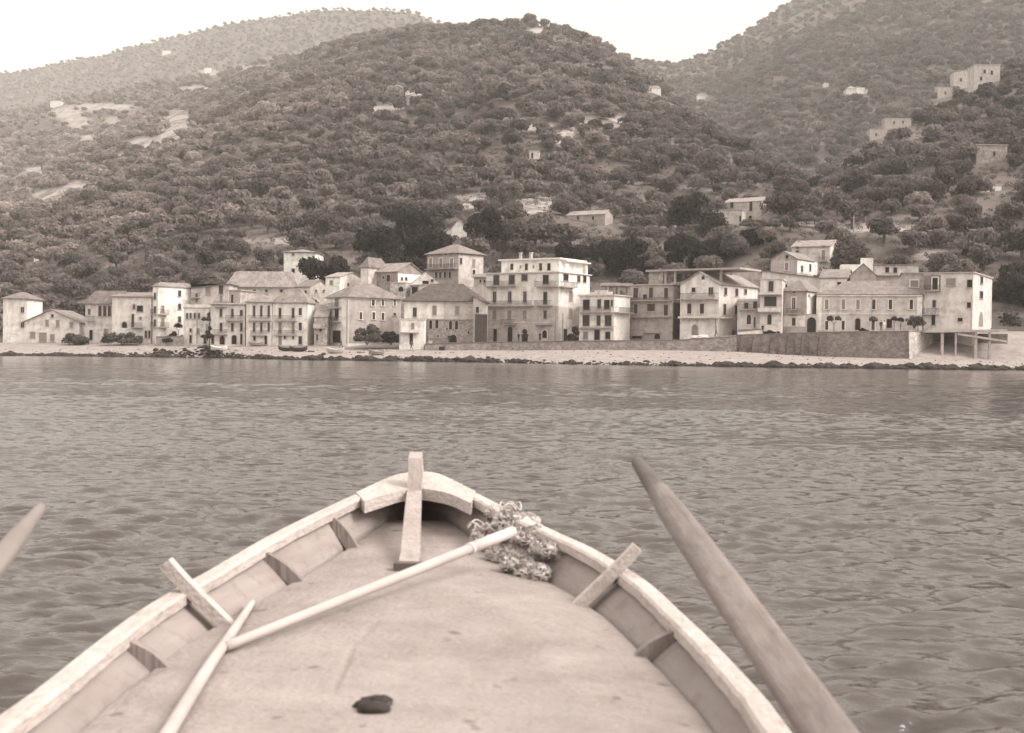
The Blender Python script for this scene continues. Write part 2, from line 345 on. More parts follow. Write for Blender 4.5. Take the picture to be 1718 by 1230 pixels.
# ------------------------------------------------------------------ water
def build_water():
    Ds = [-5.0]
    while Ds[-1] < 330:
        d = Ds[-1]; Ds.append(d + (0.042 if d < 12 else min(.042 + (d-12)*.0032, .7)))
    Ds = np.array(Ds)
    tt = np.concatenate([np.linspace(-3, -.56, 25), np.linspace(-.55, .55, 620), np.linspace(.56, 3, 25)])
    X = tt[None, :]*(Ds[:, None]+6); Y = np.repeat(Ds[:, None], len(tt), 1)
    dD = np.gradient(Ds)[:, None]
    Z = np.zeros_like(X)
    r2 = np.random.default_rng(3)
    for lam in np.geomspace(.10, 2.6, 110):
        a = pi/2 + .25 + r2.normal(0, .36); ph = r2.uniform(0, 2*pi)
        sl = .052 if lam < .28 else (.060 if lam < .55 else (.016 if lam < 1.5 else .004))
        if lam < .14: sl *= .7
        amp = sl*lam/(2*pi)*1.06
        k = 2*pi/lam; arg = (X*math.cos(a)+Y*math.sin(a))*k + ph
        fade = np.clip((lam/(dD*2.2))-.6, 0, 1)
        Z += amp*fade*(np.sin(arg) + .22*np.sin(2*arg+.8))
    # gusts: patches of stronger and weaker ripple
    g = 0
    for lam in (9, 14, 23, 37, 61):
        a = r2.uniform(.9, 2.2); g = g + np.sin((X*math.cos(a)*.55+Y*math.sin(a))*2*pi/lam + r2.uniform(0, 6))
    Z *= np.clip(1.05 + .20*g, .45, 1.9)
    me = np_mesh('water', np.stack([X, Y, Z], -1).reshape(-1, 3), grid_quads(len(Ds), len(tt)))
    m = bpy.data.materials.new('sea_water'); m.use_nodes = True; nt = m.node_tree; N = nt.nodes; L = nt.links
    b = N['Principled BSDF']; b.inputs['Base Color'].default_value = T(.055); b.inputs['Roughness'].default_value = .10; b.inputs['IOR'].default_value = 1.42
    ge = N.new('ShaderNodeNewGeometry'); mp = N.new('ShaderNodeMapping'); mp.inputs['Scale'].default_value = (.45, 1, 1)
    L.new(ge.outputs['Position'], mp.inputs['Vector'])
    t = N.new('ShaderNodeTexNoise'); t.inputs['Scale'].default_value = 4.5; t.inputs['Detail'].default_value = 5; L.new(mp.outputs[0], t.inputs['Vector'])
    bp = N.new('ShaderNodeBump'); bp.inputs['Strength'].default_value = .5; bp.inputs['Distance'].default_value = .055
    t2 = N.new('ShaderNodeTexNoise'); t2.inputs['Scale'].default_value = 15; t2.inputs['Detail'].default_value = 3; L.new(mp.outputs[0], t2.inputs['Vector'])
    ad = N.new('ShaderNodeMath'); ad.operation = 'MULTIPLY_ADD'; ad.inputs[1].default_value = .35; L.new(t2.outputs['Fac'], ad.inputs[0]); L.new(t.outputs['Fac'], ad.inputs[2])
    t3 = N.new('ShaderNodeTexNoise'); t3.inputs['Scale'].default_value = 1.15; t3.inputs['Detail'].default_value = 4; L.new(mp.outputs[0], t3.inputs['Vector'])
    ae = N.new('ShaderNodeMath'); ae.operation = 'MULTIPLY_ADD'; ae.inputs[1].default_value = 3.2; L.new(t3.outputs['Fac'], ae.inputs[0]); L.new(ad.outputs[0], ae.inputs[2])
    L.new(ae.outputs[0], bp.inputs['Height']); L.new(bp.outputs[0], b.inputs['Normal'])
    tag(link('water', me, m, smooth=True), kind='structure')
    mb = MB(); mb.poly([(-3000, -3000, -1.2), (3000, -3000, -1.2), (3000, 230, -1.2), (-3000, 230, -1.2)])
    tag(mb.build('sea_bed', mat('sea_floor', .05)), kind='structure')
build_water()

# ------------------------------------------------------------------ houses
HOUSES = []
class House:
    def __init__(s, name, label, D, xl, xr, yt, yb, xc=None, yaw=0, vis='R', dep=None, wall=.5, kind='plaster', cat='house', down=2.0, group=None):
        """xl,xr: the whole width seen; xc: the near corner; yt, yb: eaves and foot at that corner"""
        ps = R(yaw); ym = (yt+yb)/2
        if vis == 'R':
            if xc is None: xc = xr
            C = P(xc, ym, D); ta = ray(xl, ym); ta = ta.x/ta.y
            wd = (C.x-ta*D)/(math.cos(ps)+ta*math.sin(ps))
            s.ux = Vector((math.cos(ps), -math.sin(ps))); s.uy = Vector((math.sin(ps), math.cos(ps)))
            s.F0 = Vector((C.x, C.y)) - s.ux*wd
            if xc < xr-1:
                tb = ray(xr, ym); tb = tb.x/tb.y; den = math.sin(ps)-tb*math.cos(ps)
                dp = (tb*D-C.x)/den if abs(den) > .02 else 9
            else: dp = 9
        else:
            if xc is None: xc = xl
            C = P(xc, ym, D); tr = ray(xr, ym); tr = tr.x/tr.y
            wd = (tr*D-C.x)/(math.cos(ps)-tr*math.sin(ps))
            s.ux = Vector((math.cos(ps), math.sin(ps))); s.uy = Vector((-math.sin(ps), math.cos(ps)))
            s.F0 = Vector((C.x, C.y))
            if xc > xl+1:
                tl = ray(xl, ym); tl = tl.x/tl.y; den = math.sin(ps)+tl*math.cos(ps)
                dp = (C.x-tl*D)/den if abs(den) > .02 else 9
            else: dp = 9
        if dep: dp = dep
        s.w = wd; s.d = max(3.0, min(dp, 22)); s.z0 = P(xc, yb, D).z; s.h = P(xc, yt, D).z - s.z0
        s.e = thing(name, label, cat, (s.F0.x, s.F0.y, s.z0), math.atan2(s.ux.y, s.ux.x), group)
        s.wm = wallmat(wall, kind); s.mb = MB()
        cs = [s.F0, s.F0+s.ux*s.w, s.F0+s.uy*s.d, s.F0+s.ux*s.w+s.uy*s.d]
        s.down = down = max(down, s.z0 - min(float(terr(c.x, c.y)) for c in cs) + .6)
        s.mb.box((0, 0, -down), (s.w, s.d, s.h))
        s.px = (xl, xr, yt, yb, D)
        HOUSES.append(s)
    def loc(s, side, px, py):
        r = ray(px, py); r2 = Vector((r.x, r.y))
        if side == 'F': k = s.F0.dot(s.uy)/r2.dot(s.uy)
        elif side == 'R': k = (s.F0.dot(s.ux)+s.w)/r2.dot(s.ux)
        else: k = s.F0.dot(s.ux)/r2.dot(s.ux)
        q = r2*k - s.F0
        return (q.dot(s.ux) if side == 'F' else q.dot(s.uy)), EYE + r.z*k - s.z0
    def fb(s, mb, side, a0, a1, z0, z1, o0, o1):
        if side == 'F': mb.box((a0, -o1, z0), (a1, -o0, z1))
        elif side == 'R': mb.box((s.w+o0, a0, z0), (s.w+o1, a1, z1))
        else: mb.box((-o1, a0, z0), (-o0, a1, z1))
    def pt(s, side, a, z, o):
        if side == 'F': return (a, -o, z)
        if side == 'R': return (s.w+o, a, z)
        return (-o, a, z)
    def rect(s, side, px, py, wp, hp):
        a0, _ = s.loc(side, px-wp/2, py); a1, _ = s.loc(side, px+wp/2, py)
        _, z1 = s.loc(side, px, py-hp/2); _, z0 = s.loc(side, px, py+hp/2)
        return min(a0, a1), max(a0, a1), z0, z1
    def win(s, side, px, py, wp, hp, st='pane', frame=True, arch=False, name='window'):
        a0, a1, z0, z1 = s.rect(side, px, py, wp, hp)
        fm = FRAME if frame == 'w' else mat('window_frame', .38, .15, 2, .8)
        inner = {'pane': PANE, 'dark': DARK, 'shut': SHUT, 'pale': SHUTP}[st]
        iname = {'pane': 'pane', 'dark': 'pane', 'shut': 'shutter', 'pale': 'shutter'}[st]
        if arch:
            r = (a1-a0)/2; c = (a0+a1)/2; zc = z1-r
            def ring(rr, zb, o):
                p = [s.pt(side, c-rr, zb, o)]
                for k in range(9):
                    an = pi - pi*k/8; p.append(s.pt(side, c+math.cos(an)*rr, zc+math.sin(an)*rr, o))
                return p + [s.pt(side, c+rr, zb, o)]
            mi = MB(); mi.hull8(ring(r, z0, -.02), ring(r, z0, .05))
            mf = MB(); A = ring(r, z0, .045); B = ring(r+.16, z0, .045); A2 = ring(r, z0, .10); B2 = ring(r+.16, z0, .10)
            for k in range(len(A)-1):
                mf.hull8([A[k], A[k+1], B[k+1], B[k]], [A2[k], A2[k+1], B2[k+1], B2[k]])
        else:
            mi = MB(); s.fb(mi, side, a0, a1, z0, z1, -.02, .05)
            if st in ('shut', 'pale') and a1-a0 > .5:
                c = (a0+a1)/2; s.fb(mi, side, a0, c-.03, z0, z1, .052, .085); s.fb(mi, side, c+.03, a1, z0, z1, .052, .085)
            if st == 'pane' and a1-a0 > .5:
                pass
            mf = MB(); t = .10 if frame != 'w' else .20
            s.fb(mf, side, a0-t, a0, z0, z1, 0.01, .11); s.fb(mf, side, a1, a1+t, z0, z1, .01, .11)
            s.fb(mf, side, a0-t, a1+t, z1, z1+t, .01, .12); s.fb(mf, side, a0-t-.08, a1+t+.08, z0-.12, z0, .01, .2)
            if st == 'pane': s.fb(mf, side, (a0+a1)/2-.035, (a0+a1)/2+.035, z0, z1, .051, .08)
        o = mf.build(name, fm, s.e); mi.build(iname, inner, o)
        return o
    def door(s, side, px, py, wp, hp, arch=False, st='dark'): return s.win(side, px, py, wp, hp, st, True, arch, 'door')
    def balcony(s, side, px0, px1, py, out=1.0, rail=.95, solid=False, slab=.16):
        a0, z = s.loc(side, px0, py); a1, _ = s.loc(side, px1, py); a0, a1 = min(a0, a1), max(a0, a1)
        mb = MB(); s.fb(mb, side, a0, a1, z-slab, z, .005, out)
        o = mb.build('balcony', CONC, s.e)
        if rail:
            mr = MB()
            if solid:
                s.fb(mr, side, a0, a1, z+.005, z+rail, out-.12, out); s.fb(mr, side, a0, a0+.12, z+.005, z+rail, .01, out-.125); s.fb(mr, side, a1-.12, a1, z+.005, z+rail, .01, out-.125)
                mr.build('parapet', s.wm, o)
            else:
                s.fb(mr, side, a0, a1, z+rail-.05, z+rail, out-.05, out); s.fb(mr, side, a0, a0+.05, z+rail-.05, z+rail, .01, out-.055); s.fb(mr, side, a1-.05, a1, z+rail-.05, z+rail, .01, out-.055)
                n = max(3, int((a1-a0)/.22))
                for k in range(n+1):
                    a = a0 + (a1-a0-.03)*k/n; s.fb(mr, side, a, a+.05, z+.003, z+rail-.052, out-.04, out-.01)
                mr.build('railing', IRON, o)
        return o
    def band(s, side, py, px, hp=2.0, name='string_course', v=.55, out=.10):
        _, z = s.loc(side, px, py); h = hp*s.px[4]/FPX
        mb = MB(); L_ = s.w if side == 'F' else s.d
        s.fb(mb, side, -.02, L_+.02, z-h/2, z+h/2, .005, out); return mb.build(name, wallmat(v), s.e)
    def patch(s, side, px0, px1, py0, py1, v, kind='plaster', name='wall_facing', out=.03):
        a0, z1 = s.loc(side, px0, py0); a1, z0 = s.loc(side, px1, py1)
        mb = MB(); s.fb(mb, side, min(a0, a1), max(a0, a1), max(z0, -s.down), z1, .002, out); return mb.build(name, wallmat(v, kind), s.e)
    def roof(s, typ, rise=2.0, v=.30, ov=.45, axis='x', th=.14, pv=None):
        w, d, h = s.w, s.d, s.h; mb = MB(); h0 = h+.004
        def slab(pts):
            lo = [Vector(p) for p in pts]; mb.hull8(lo, [p+Vector((0, 0, th)) for p in lo])
        x0, x1, y0, y1 = -ov, w+ov, -ov, d+ov
        if typ == 'hip':
            i = min(w, d)/2+ov
            if w >= d:
                a = (x0+i, (y0+y1)/2, h0+rise); b = (x1-i, (y0+y1)/2, h0+rise)
                if b[0]-a[0] < .1: a = ((x0+x1)/2-.05, a[1], a[2]); b = ((x0+x1)/2+.05, b[1], b[2])
                qs = [[(x0,y0,h0),(x1,y0,h0),b,a], [(x1,y1,h0),(x0,y1,h0),a,b], [(x0,y1,h0),(x0,y0,h0),a], [(x1,y0,h0),(x1,y1,h0),b]]
            else:
                a = ((x0+x1)/2, y0+i, h0+rise); b = ((x0+x1)/2, y1-i, h0+rise)
                qs = [[(x0,y0,h0),(x1,y0,h0),a], [(x1,y1,h0),(x0,y1,h0),b], [(x0,y1,h0),(x0,y0,h0),a,b], [(x1,y0,h0),(x1,y1,h0),b,a]]
            for q in qs: slab(q)
        elif typ == 'gable':
            if axis == 'x':
                ym = d/2; k = rise/ym
                slab([(x0, y0, h0-ov*k), (x1, y0, h0-ov*k), (x1, ym, h0+rise), (x0, ym, h0+rise)])
                slab([(x1, y1, h0-ov*k), (x0, y1, h0-ov*k), (x0, ym, h0+rise), (x1, ym, h0+rise)])
                for xx in (0, w-.2): s.mb.hull8([(xx, 0, h), (xx, d, h), (xx, ym, h+rise)], [(xx+.2, 0, h), (xx+.2, d, h), (xx+.2, ym, h+rise)])
            else:
                xm = w/2; k = rise/xm
                slab([(x0, y0, h0-ov*k), (xm, y0, h0+rise), (xm, y1, h0+rise), (x0, y1, h0-ov*k)])
                slab([(xm, y0, h0+rise), (x1, y0, h0-ov*k), (x1, y1, h0-ov*k), (xm, y1, h0+rise)])
                for yy in (0, d-.2): s.mb.hull8([(0, yy, h), (w, yy, h), (xm, yy, h+rise)], [(0, yy+.2, h), (w, yy+.2, h), (xm, yy+.2, h+rise)])
        elif typ == 'shed':      # rises to the back
            slab([(x0, y0, h0), (x1, y0, h0), (x1, y1, h0+rise), (x0, y1, h0+rise)])
            s.mb.hull8([(0, 0, h), (0, d, h), (0, d, h+rise)], [(w, 0, h), (w, d, h), (w, d, h+rise)])
        elif typ == 'shedr':     # rises to the left
            slab([(x0, y0, h0+rise), (x1, y0, h0), (x1, y1, h0), (x0, y1, h0+rise)])
            s.mb.hull8([(0, 0, h), (w, 0, h), (0, 0, h+rise)], [(0, d, h), (w, d, h), (0, d, h+rise)])
        elif typ == 'flat':
            mb.box((x0, y0, h0), (x1, y1, h0+th+.06))
        o = mb.build('roof', tilemat(v) if typ != 'flat' else mat(f'flat_roof_{int(v*100)}', v, .15, 1, .9), s.e)
        s.roof_o = o
        if pv:
            mp = MB(); z = h0+th+.062
            for q in (((0, 0), (w, .2)), ((0, d-.2), (w, d)), ((0, .205), (.2, d-.205)), ((w-.2, .205), (w, d-.205))):
                mp.box((*q[0], z), (*q[1], z+pv))
            mp.build('parapet', s.wm, s.e)
        return o
    def chimney(s, u, v_, z, hh=.9, wd=.5):
        mb = MB(); x, y = u*s.w, v_*s.d
        mb.box((x, y, z-.6), (x+wd, y+wd, z+hh)); mb.box((x-.08, y-.08, z+hh+.002), (x+wd+.08, y+wd+.08, z+hh+.12))
        mb.build('chimney', CONC, s.roof_o)
    def pipe(s, side, px, py0, py1):
        a, z1 = s.loc(side, px, py0); _, z0 = s.loc(side, px, py1)
        mb = MB(); mb.tube([s.pt(side, a, z0, .12), s.pt(side, a, z1, .12)], .07, 6); mb.build('drainpipe', CONC, s.e)
    def done(s): s.wall = s.mb.build('wall', s.wm, s.e)

# ------------------------------------------------------------------ the village, left to right
def H(*a, **k): return House(*a, **k)
h = H('house', 'pale house half cut off at the far left end of the village', 289, 5, 45, 502, 575, yaw=4, dep=8, wall=.6)
h.roof('hip', 1.5, .28); h.win('F', 38, 520, 5, 9); h.win('F', 38, 545, 5, 9); h.done()

h = H('gabled_house', 'low broad house with a wide gable facing the sea near the left end', 288, 41, 133, 541, 574, yaw=3, dep=11, wall=.55)
h.roof('gable', 2.6, .30, axis='y')
for x, y, w_, hh, st in ((79, 542, 5, 10, 'pale'), (97, 543, 5, 11, 'pale'), (88, 530, 3.5, 5, 'dark'), (120, 545, 5, 9, 'pale')): h.win('F', x, y, w_, hh, st)
h.door('F', 72, 566, 12, 15, st='pale'); h.door('F', 88, 567, 7, 12, st='pale'); h.win('F', 55, 562, 8, 10, 'pale')
h.done()

h = H('house', 'house with a grey hipped roof and three tall windows left of the white tall house', 286, 143, 222, 511, 575, xc=216, yaw=10, wall=.52)
h.roof('hip', 2.8, .26, ov=.5)
for x in (168, 176, 184): h.win('F', x, 522, 5, 17, 'shut')
h.win('F', 150, 523, 4, 9); h.win('F', 205, 522, 5, 9); h.door('F', 153, 562, 5, 16); h.win('F', 196, 545, 6, 8, 'dark'); h.door('F', 178, 561, 6, 18, st='pale'); h.balcony('F', 145, 160, 538, .7)
h.done()
h = H('house', 'narrow annex with a dark loggia opening beside the white tall house', 282, 188, 254, 499, 575, xc=253, yaw=4, dep=7, wall=.58)
h.roof('shed', 1.2, .30); h.win('F', 235, 518, 10, 10, 'dark', False); h.win('F', 209, 545, 8, 10, 'dark', False, True); h.win('F', 225, 515, 4, 8); h.win('F', 223, 538, 4, 22, 'shut')
h.win('F', 236, 534, 3, 4); h.door('F', 245, 561, 3.5, 12, st='shut'); h.door('F', 251, 561, 3.5, 12, st='shut'); h.balcony('F', 222, 240, 549, .9); h.done()

h = H('tall_house', 'narrow four storey house with brilliant white blank side wall', 281, 256, 324, 481, 576, xc=265, yaw=42, wall=.86, kind='plaster')
h.roof('hip', .9, .34, ov=.25)
for y in (492.5, 514.5, 536): h.win('R', 301, y, 4.5, 9.5, 'shut')
for y in (497, 520, 542): h.win('F', 260.5, y, 3, 11, 'shut')
for y in (527, 548.5): h.balcony('F', 257, 265, y, .8); h.balcony('R', 265.5, 280, y, .8)
h.win('R', 273, 518, 4, 10, 'pale'); h.win('R', 273, 540, 4, 11, 'pale'); h.door('R', 292, 564, 6, 16, st='pale')
h.done()

h = H('house', 'grey upper house with a sloping dark eave right of the white tall house', 286, 320, 384, 477, 575, xc=383, yaw=0, dep=9, wall=.45)
h.roof('shedr', -1.0, .24)
h.win('F', 330, 500, 3, 14); h.balcony('F', 318, 337, 499, .9); h.win('F', 349, 488, 8, 13, 'pale'); h.win('F', 371, 487, 7, 16, 'shut'); h.win('F', 371, 500, 4, 12, 'pale'); h.done()
h = H('house', 'low house with a row of small slot windows right of the white tall house', 276, 308, 352, 517, 577, xc=351, yaw=2, dep=7, wall=.62)
h.roof('flat', v=.5, ov=.15, pv=.5)
for x in (314, 320, 327, 334): h.win('F', x, 530, 3, 9, 'shut')
h.win('F', 320, 554, 3, 5, 'dark'); h.door('F', 320, 569, 3.5, 13); h.win('F', 332, 556, 4, 9, 'pale'); h.door('F', 344, 569, 4, 15, st='shut'); h.pipe('F', 331, 520, 576); h.done()

h = H('house', 'wide house crowned by a broad pale hipped roof on the left side of the village', 298, 381, 500, 483, 545, xc=497, yaw=6, wall=.50)
h.roof('hip', 3.5, .46, ov=.6)
for x in (427, 447, 472): h.win('F', x, 488, 4, 3.5, 'dark', False)
h.win('F', 447, 499, 4, 9, 'dark'); h.win('F', 390, 497, 5, 15, 'shut'); h.chimney(.35, .4, h.h+2.4); h.done()
h = H('row_house', 'three storey row house with arched ground floor doors below the broad pale roof', 273, 353, 413, 512, 578, xc=411, yaw=3, dep=9, wall=.56)
h.roof('shed', .9, .36, ov=.25)
for x in (371, 390, 405): h.win('F', x, 525, 4, 13 if x < 400 else 9, 'shut'); h.win('F', x, 549, 4, 14, 'shut')
h.balcony('F', 380, 407, 537, .9); h.balcony('F', 360, 381, 514, .8); h.balcony('F', 359, 382, 560.5, .8)
h.door('F', 373, 571, 8, 14, True); h.door('F', 393, 570, 8, 15, True); h.door('F', 405, 569, 3.5, 17); h.door('F', 357, 570, 4, 14); h.done()
h = H('house', 'flat roofed upper storey block set back above the arched row house', 277, 384, 420, 488, 515, xc=403, yaw=18, wall=.36, dep=6)
h.roof('flat', v=.34, ov=.3); h.win('F', 390, 503, 4, 17, 'shut'); h.done()
h = H('row_house', 'narrow row house with two iron balconies left of the curved corner house', 272, 413, 457, 508, 579, xc=456, yaw=2, dep=10, wall=.60)
h.roof('hip', 1.6, .34, ov=.4)
for x in (426.5, 438.5, 451): h.win('F', x, 522, 3.5, 18, 'shut'); h.win('F', x, 549, 3.2, 15, 'shut')
h.balcony('F', 417, 455, 537, .8); h.balcony('F', 421, 448, 562, .7); h.door('F', 446, 571, 4, 14); h.win('F', 427, 567, 3.5, 8, 'dark'); h.done()
h = H('corner_house', 'pale corner house with a rounded right end behind the beached dark boats', 271, 457, 528, 509, 580, xc=516, yaw=9, wall=.66)
h.roof('hip', 2.9, .34, ov=.35)
for x in (470, 492): h.win('F', x, 525, 4, 16, 'shut'); h.win('F', x, 550, 4, 17, 'pale')
h.win('F', 504, 523, 5, 12, 'shut', 'w'); h.win('F', 504, 548, 5, 13, 'shut', 'w'); h.door('F', 504, 571, 5, 13)
h.balcony('F', 461, 499, 537.5, .9); h.balcony('F', 461, 499, 562, .7); h.win('F', 478, 566, 2.5, 5, 'dark'); h.win('F', 492, 566, 2.5, 5, 'dark'); h.door('F', 470, 571, 4, 15, st='pale'); h.done()
h = H('house', 'little white gabled attic house showing over the roof of the rounded corner house', 277, 511, 538, 509, 540, xc=537, yaw=0, dep=6, wall=.72)
h.roof('gable', 1.1, .5, axis='y', ov=.2); h.win('F', 530, 505, 2.5, 4.5, 'dark', False); h.done()
h = H('house', 'rough low annex with a patched wall between the corner house and the brown house', 270, 527, 550, 533, 578, xc=549, yaw=2, dep=7, wall=.40, kind='stone')
h.roof('shed', 3.4, .40, ov=.15); h.win('F', 538, 552, 4, 8, 'dark'); h.win('F', 532, 566, 3, 10, 'shut'); h.balcony('F', 527, 545, 550, .9, solid=True); h.done()

h = H('corner_house', 'big corner house with white sea front and brown side wall beyond the bush', 268, 548, 672, 499, 578, xc=585, yaw=52, wall=.70)
h.roof('hip', 3.0, .30, ov=.5)
h.patch('R', 586, 671, 501.5, 577, .34, name='side_wall_tone')
h.win('F', 565.5, 507, 6, 11, 'pale'); h.win('F', 565.5, 527, 6, 16, 'dark'); h.balcony('F', 556, 573, 516.5, .9); h.balcony('F', 556, 573, 540, 1.0); h.door('F', 565.5, 565, 13, 20)
for x, y, w_, hh in ((625.7, 508, 5, 10), (642, 508, 4, 10), (662, 508, 3.4, 10), (605, 530, 4.4, 12), (626.6, 530, 4.6, 12), (642, 531, 4.6, 12)): h.win('R', x, y, w_, hh, 'shut', 'w')
h.win('R', 662, 527.5, 4, 4, 'dark', False); h.pipe('F', 583, 502, 576); h.done()

h = H('house', 'low white house with a long pale lean-to roof behind the brown corner house', 287, 546, 606, 465, 495, xc=570, yaw=25, wall=.70, dep=10)
h.roof('gable', 1.2, .45, ov=.2); h.win('F', 556, 474, 4, 6, 'pale'); h.win('F', 585, 478, 3, 5, 'dark', False); h.done()
h = H('house', 'low house with a dark eave beside the broad pale hipped roof', 294, 498, 550, 481, 510, xc=520, yaw=25, wall=.46, dep=8)
h.roof('gable', 1.6, .28, ov=.3); h.win('F', 513, 492, 3, 9, 'dark'); h.win('R', 530, 488, 3, 3, 'dark', False); h.win('R', 543, 488, 3, 3, 'dark', False); h.done()
h = H('house', 'dark brown walled house with a gable end painted sunlit white in the second row', 286, 617, 708, 455, 492, xc=667, yaw=40, wall=.24)
h.roof('gable', 1.9, .40, ov=.3); h.patch('R', 668, 706, 459, 490, .74, name='sunlit_gable'); h.wmk = 1  # sunlit brightness of the right gable painted as a paler patch
h.win('F', 628, 469, 5, 18, 'pale', 'w'); h.win('F', 643.4, 466, 3, 5, 'dark'); h.win('F', 652, 467, 5.5, 11, 'dark'); h.win('F', 652, 486, 5, 9, 'pale')
h.win('R', 674, 468, 3, 5, 'dark', False); h.win('R', 681, 468, 3.5, 5, 'dark', False); h.done()
h = H('house', 'small pointed roofed block against the left side of the dark brown house', 288, 605, 641, 449, 490, xc=618, yaw=30, wall=.55, dep=7)
h.roof('hip', 2.2, .30, ov=.3); h.done()
h = H('ruined_house', 'roofless white gable with broken top below the pyramid roofed villa', 283, 688, 740, 478, 500, xc=739, yaw=0, dep=6, wall=.78)
h.roof('gable', 2.6, .62, axis='y', ov=.1); h.win('F', 714, 474, 10, 5, 'dark', False); h.win('F', 725, 471, 4, 4, 'dark', False); h.done()
h = H('house', 'low stone house with an arched opening behind the long dark tiled roof', 281, 655, 692, 475, 505, xc=680, yaw=25, wall=.46, kind='stone', dep=7)
h.roof('flat', v=.42, ov=.1); h.win('F', 673, 485, 8, 8, 'dark', False, True); h.win('F', 664, 494, 4, 3, 'pale', False); h.done()
h = H('shed', 'dark open shed with posts behind the long dark tiled roof', 280, 688, 714, 480, 500, xc=703, yaw=15, wall=.3, dep=6)
h.roof('shed', .8, .28, ov=.2); h.win('F', 696, 488, 10, 13, 'dark', False); h.done()

h = H('villa', 'square villa with a pyramid roof and arcaded terrace standing above the front row', 298, 716, 811, 425, 482, xc=769, yaw=42, wall=.30)
h.roof('hip', 2.3, .30, ov=.5)
for x in (723, 740, 758): h.win('F', x, 441, 5, 15, 'pale', 'w')
h.win('F', 732, 426.5, 3, 3, 'dark', False); h.win('F', 748, 427, 3, 3, 'dark', False)
for x in (732, 739, 747, 755): h.win('F', x, 461.5, 3.5, 10, 'dark')
h.balcony('F', 718, 768, 452, 1.1)
h.patch('R', 770, 810, 427.5, 482, .44, name='side_wall_tone'); h.win('R', 773, 438, 3.5, 10, 'dark'); h.win('R', 794.6, 441.6, 4, 13, 'pale'); h.win('R', 794.6, 458, 5, 11, 'dark', 'w'); h.win('R', 774, 426.6, 2.5, 3, 'dark', False); h.win('R', 795, 427, 2.5, 3, 'dark', False)  # right wall made paler, its sunlight painted into the patch
h.done()
h = H('shed', 'small low outbuilding between the pyramid roofed villa and the tall apartment house', 292, 795, 822, 466, 482, xc=821, yaw=2, dep=6, wall=.36)
h.roof('shed', 1.0, .30); h.win('F', 806, 472, 3, 5, 'dark'); h.win('F', 813, 472, 3, 5, 'dark'); h.done()

h = H('old_house', 'old house with a long dark tiled roof, stained upper wall and arched stone cellar', 263, 678, 811, 507, 576, xc=810, yaw=5, wall=.62, dep=9)
h.roof('hip', 3.6, .15, ov=.5)
h.patch('F', 745, 797, 508, 536, .42, name='wall_facing'); h.patch('F', 713, 797, 536.5, 577, .30, 'stone', name='cellar_wall', out=.03)
h.win('F', 696, 524, 6, 15, 'shut'); h.win('F', 729, 521, 6, 15, 'pale'); h.win('F', 767, 521, 6, 14, 'pale')
for x, y in ((712.8, 544), (722.7, 544.5), (733, 543.5), (756, 545.5), (766, 545.5)): h.win('F', x, y, 5, 14, 'dark', False, True)
h.door('F', 760.5, 568, 12, 13, True); h.win('F', 716, 567, 6, 10, 'pale', False, True); h.win('F', 735, 564, 2.5, 4, 'dark', False); h.win('F', 786, 558, 3, 4, 'dark', False)
h.band('F', 536, 760, 1.6, 'ledge', .3, .25); h.win('F', 750, 552, 3, 3, 'dark', False); h.done()
h = H('house', 'projecting white two storey block with a small balcony at the old house corner', 260, 670, 713, 537, 579, xc=712, yaw=2, dep=3.2, wall=.66)
h.roof('flat', v=.55, ov=.12); h.win('F', 692.6, 547, 4, 9, 'pale'); h.balcony('F', 673, 703, 557.5, 1.1, rail=0); h.door('F', 690, 568, 5, 17); h.pipe('F', 671.5, 540, 578); h.done()
h = H('shed', 'dark block for the shaded recess between the old house and the tall apartment house', 260.5, 797, 817, 529, 574, xc=816.5, yaw=0, dep=6, wall=.06)  # near-black walls paint the shade of the recess
h.roof('flat', v=.12, ov=.05); h.done()
h = H('house', 'small house end with a tilted tiled roof above the dark recess block', 260.8, 794, 817, 511, 528, xc=816.5, yaw=0, dep=1.5, wall=.36)
h.roof('shedr', 1.6, .22, ov=.2); h.win('F', 801, 520, 5, 10, 'dark'); h.done()

# the tall apartment house
h = H('apartment_house', 'tallest white apartment house with four storeys and a set back rooftop floor', 266, 815, 989, 457, 574, xc=937, yaw=33, wall=.58)
h.roof('flat', v=.55, ov=.35)
h.patch('F', 815.5, 936.5, 514, 573.5, .38, name='lower_facing', out=.02); h.patch('R', 937.5, 988, 459, 494, .80, name='sunlit_upper_wall', out=.02); h.patch('R', 937.5, 988, 514, 574, .42, name='lower_facing', out=.02)  # upper right wall patch paints in sunlight; lower walls are weathered darker
for x, y, w_, hh, st in ((833, 470, 9.5, 16, 'shut'), (859, 469, 9.5, 15, 'shut'), (880.3, 466, 10, 11, 'shut'), (916, 469, 9.5, 15, 'dark')): h.win('F', x, y, w_, hh, st)
for x in (830, 855.5, 881): h.win('F', x, 498.5, 5, 18, 'pane')
h.win('F', 915, 500, 6, 20, 'dark')
for x in (830, 855, 880.3): h.win('F', x, 528.5, 6, 14, 'pale')
h.win('F', 915, 528, 5.5, 14, 'shut')
h.balcony('F', 816, 866, 480.5, 1.1); h.balcony('F', 901, 937, 480.5, 1.1); h.balcony('R', 938, 961, 480.5, 1.1)
h.balcony('F', 816, 896, 513.5, 1.1); h.balcony('F', 901, 927, 512.5, 1.0); h.balcony('F', 845, 867, 544, 1.0); h.balcony('F', 899, 927, 544, .9, rail=0)
h.band('F', 541.5, 870, 1.6, 'string_course', .46)
h.door('F', 831, 562.5, 6, 21); h.door('F', 856, 561, 8, 26, True); h.door('F', 880.5, 563, 9, 22, True); h.win('F', 914, 560.5, 8, 13, 'dark', 'w', True)
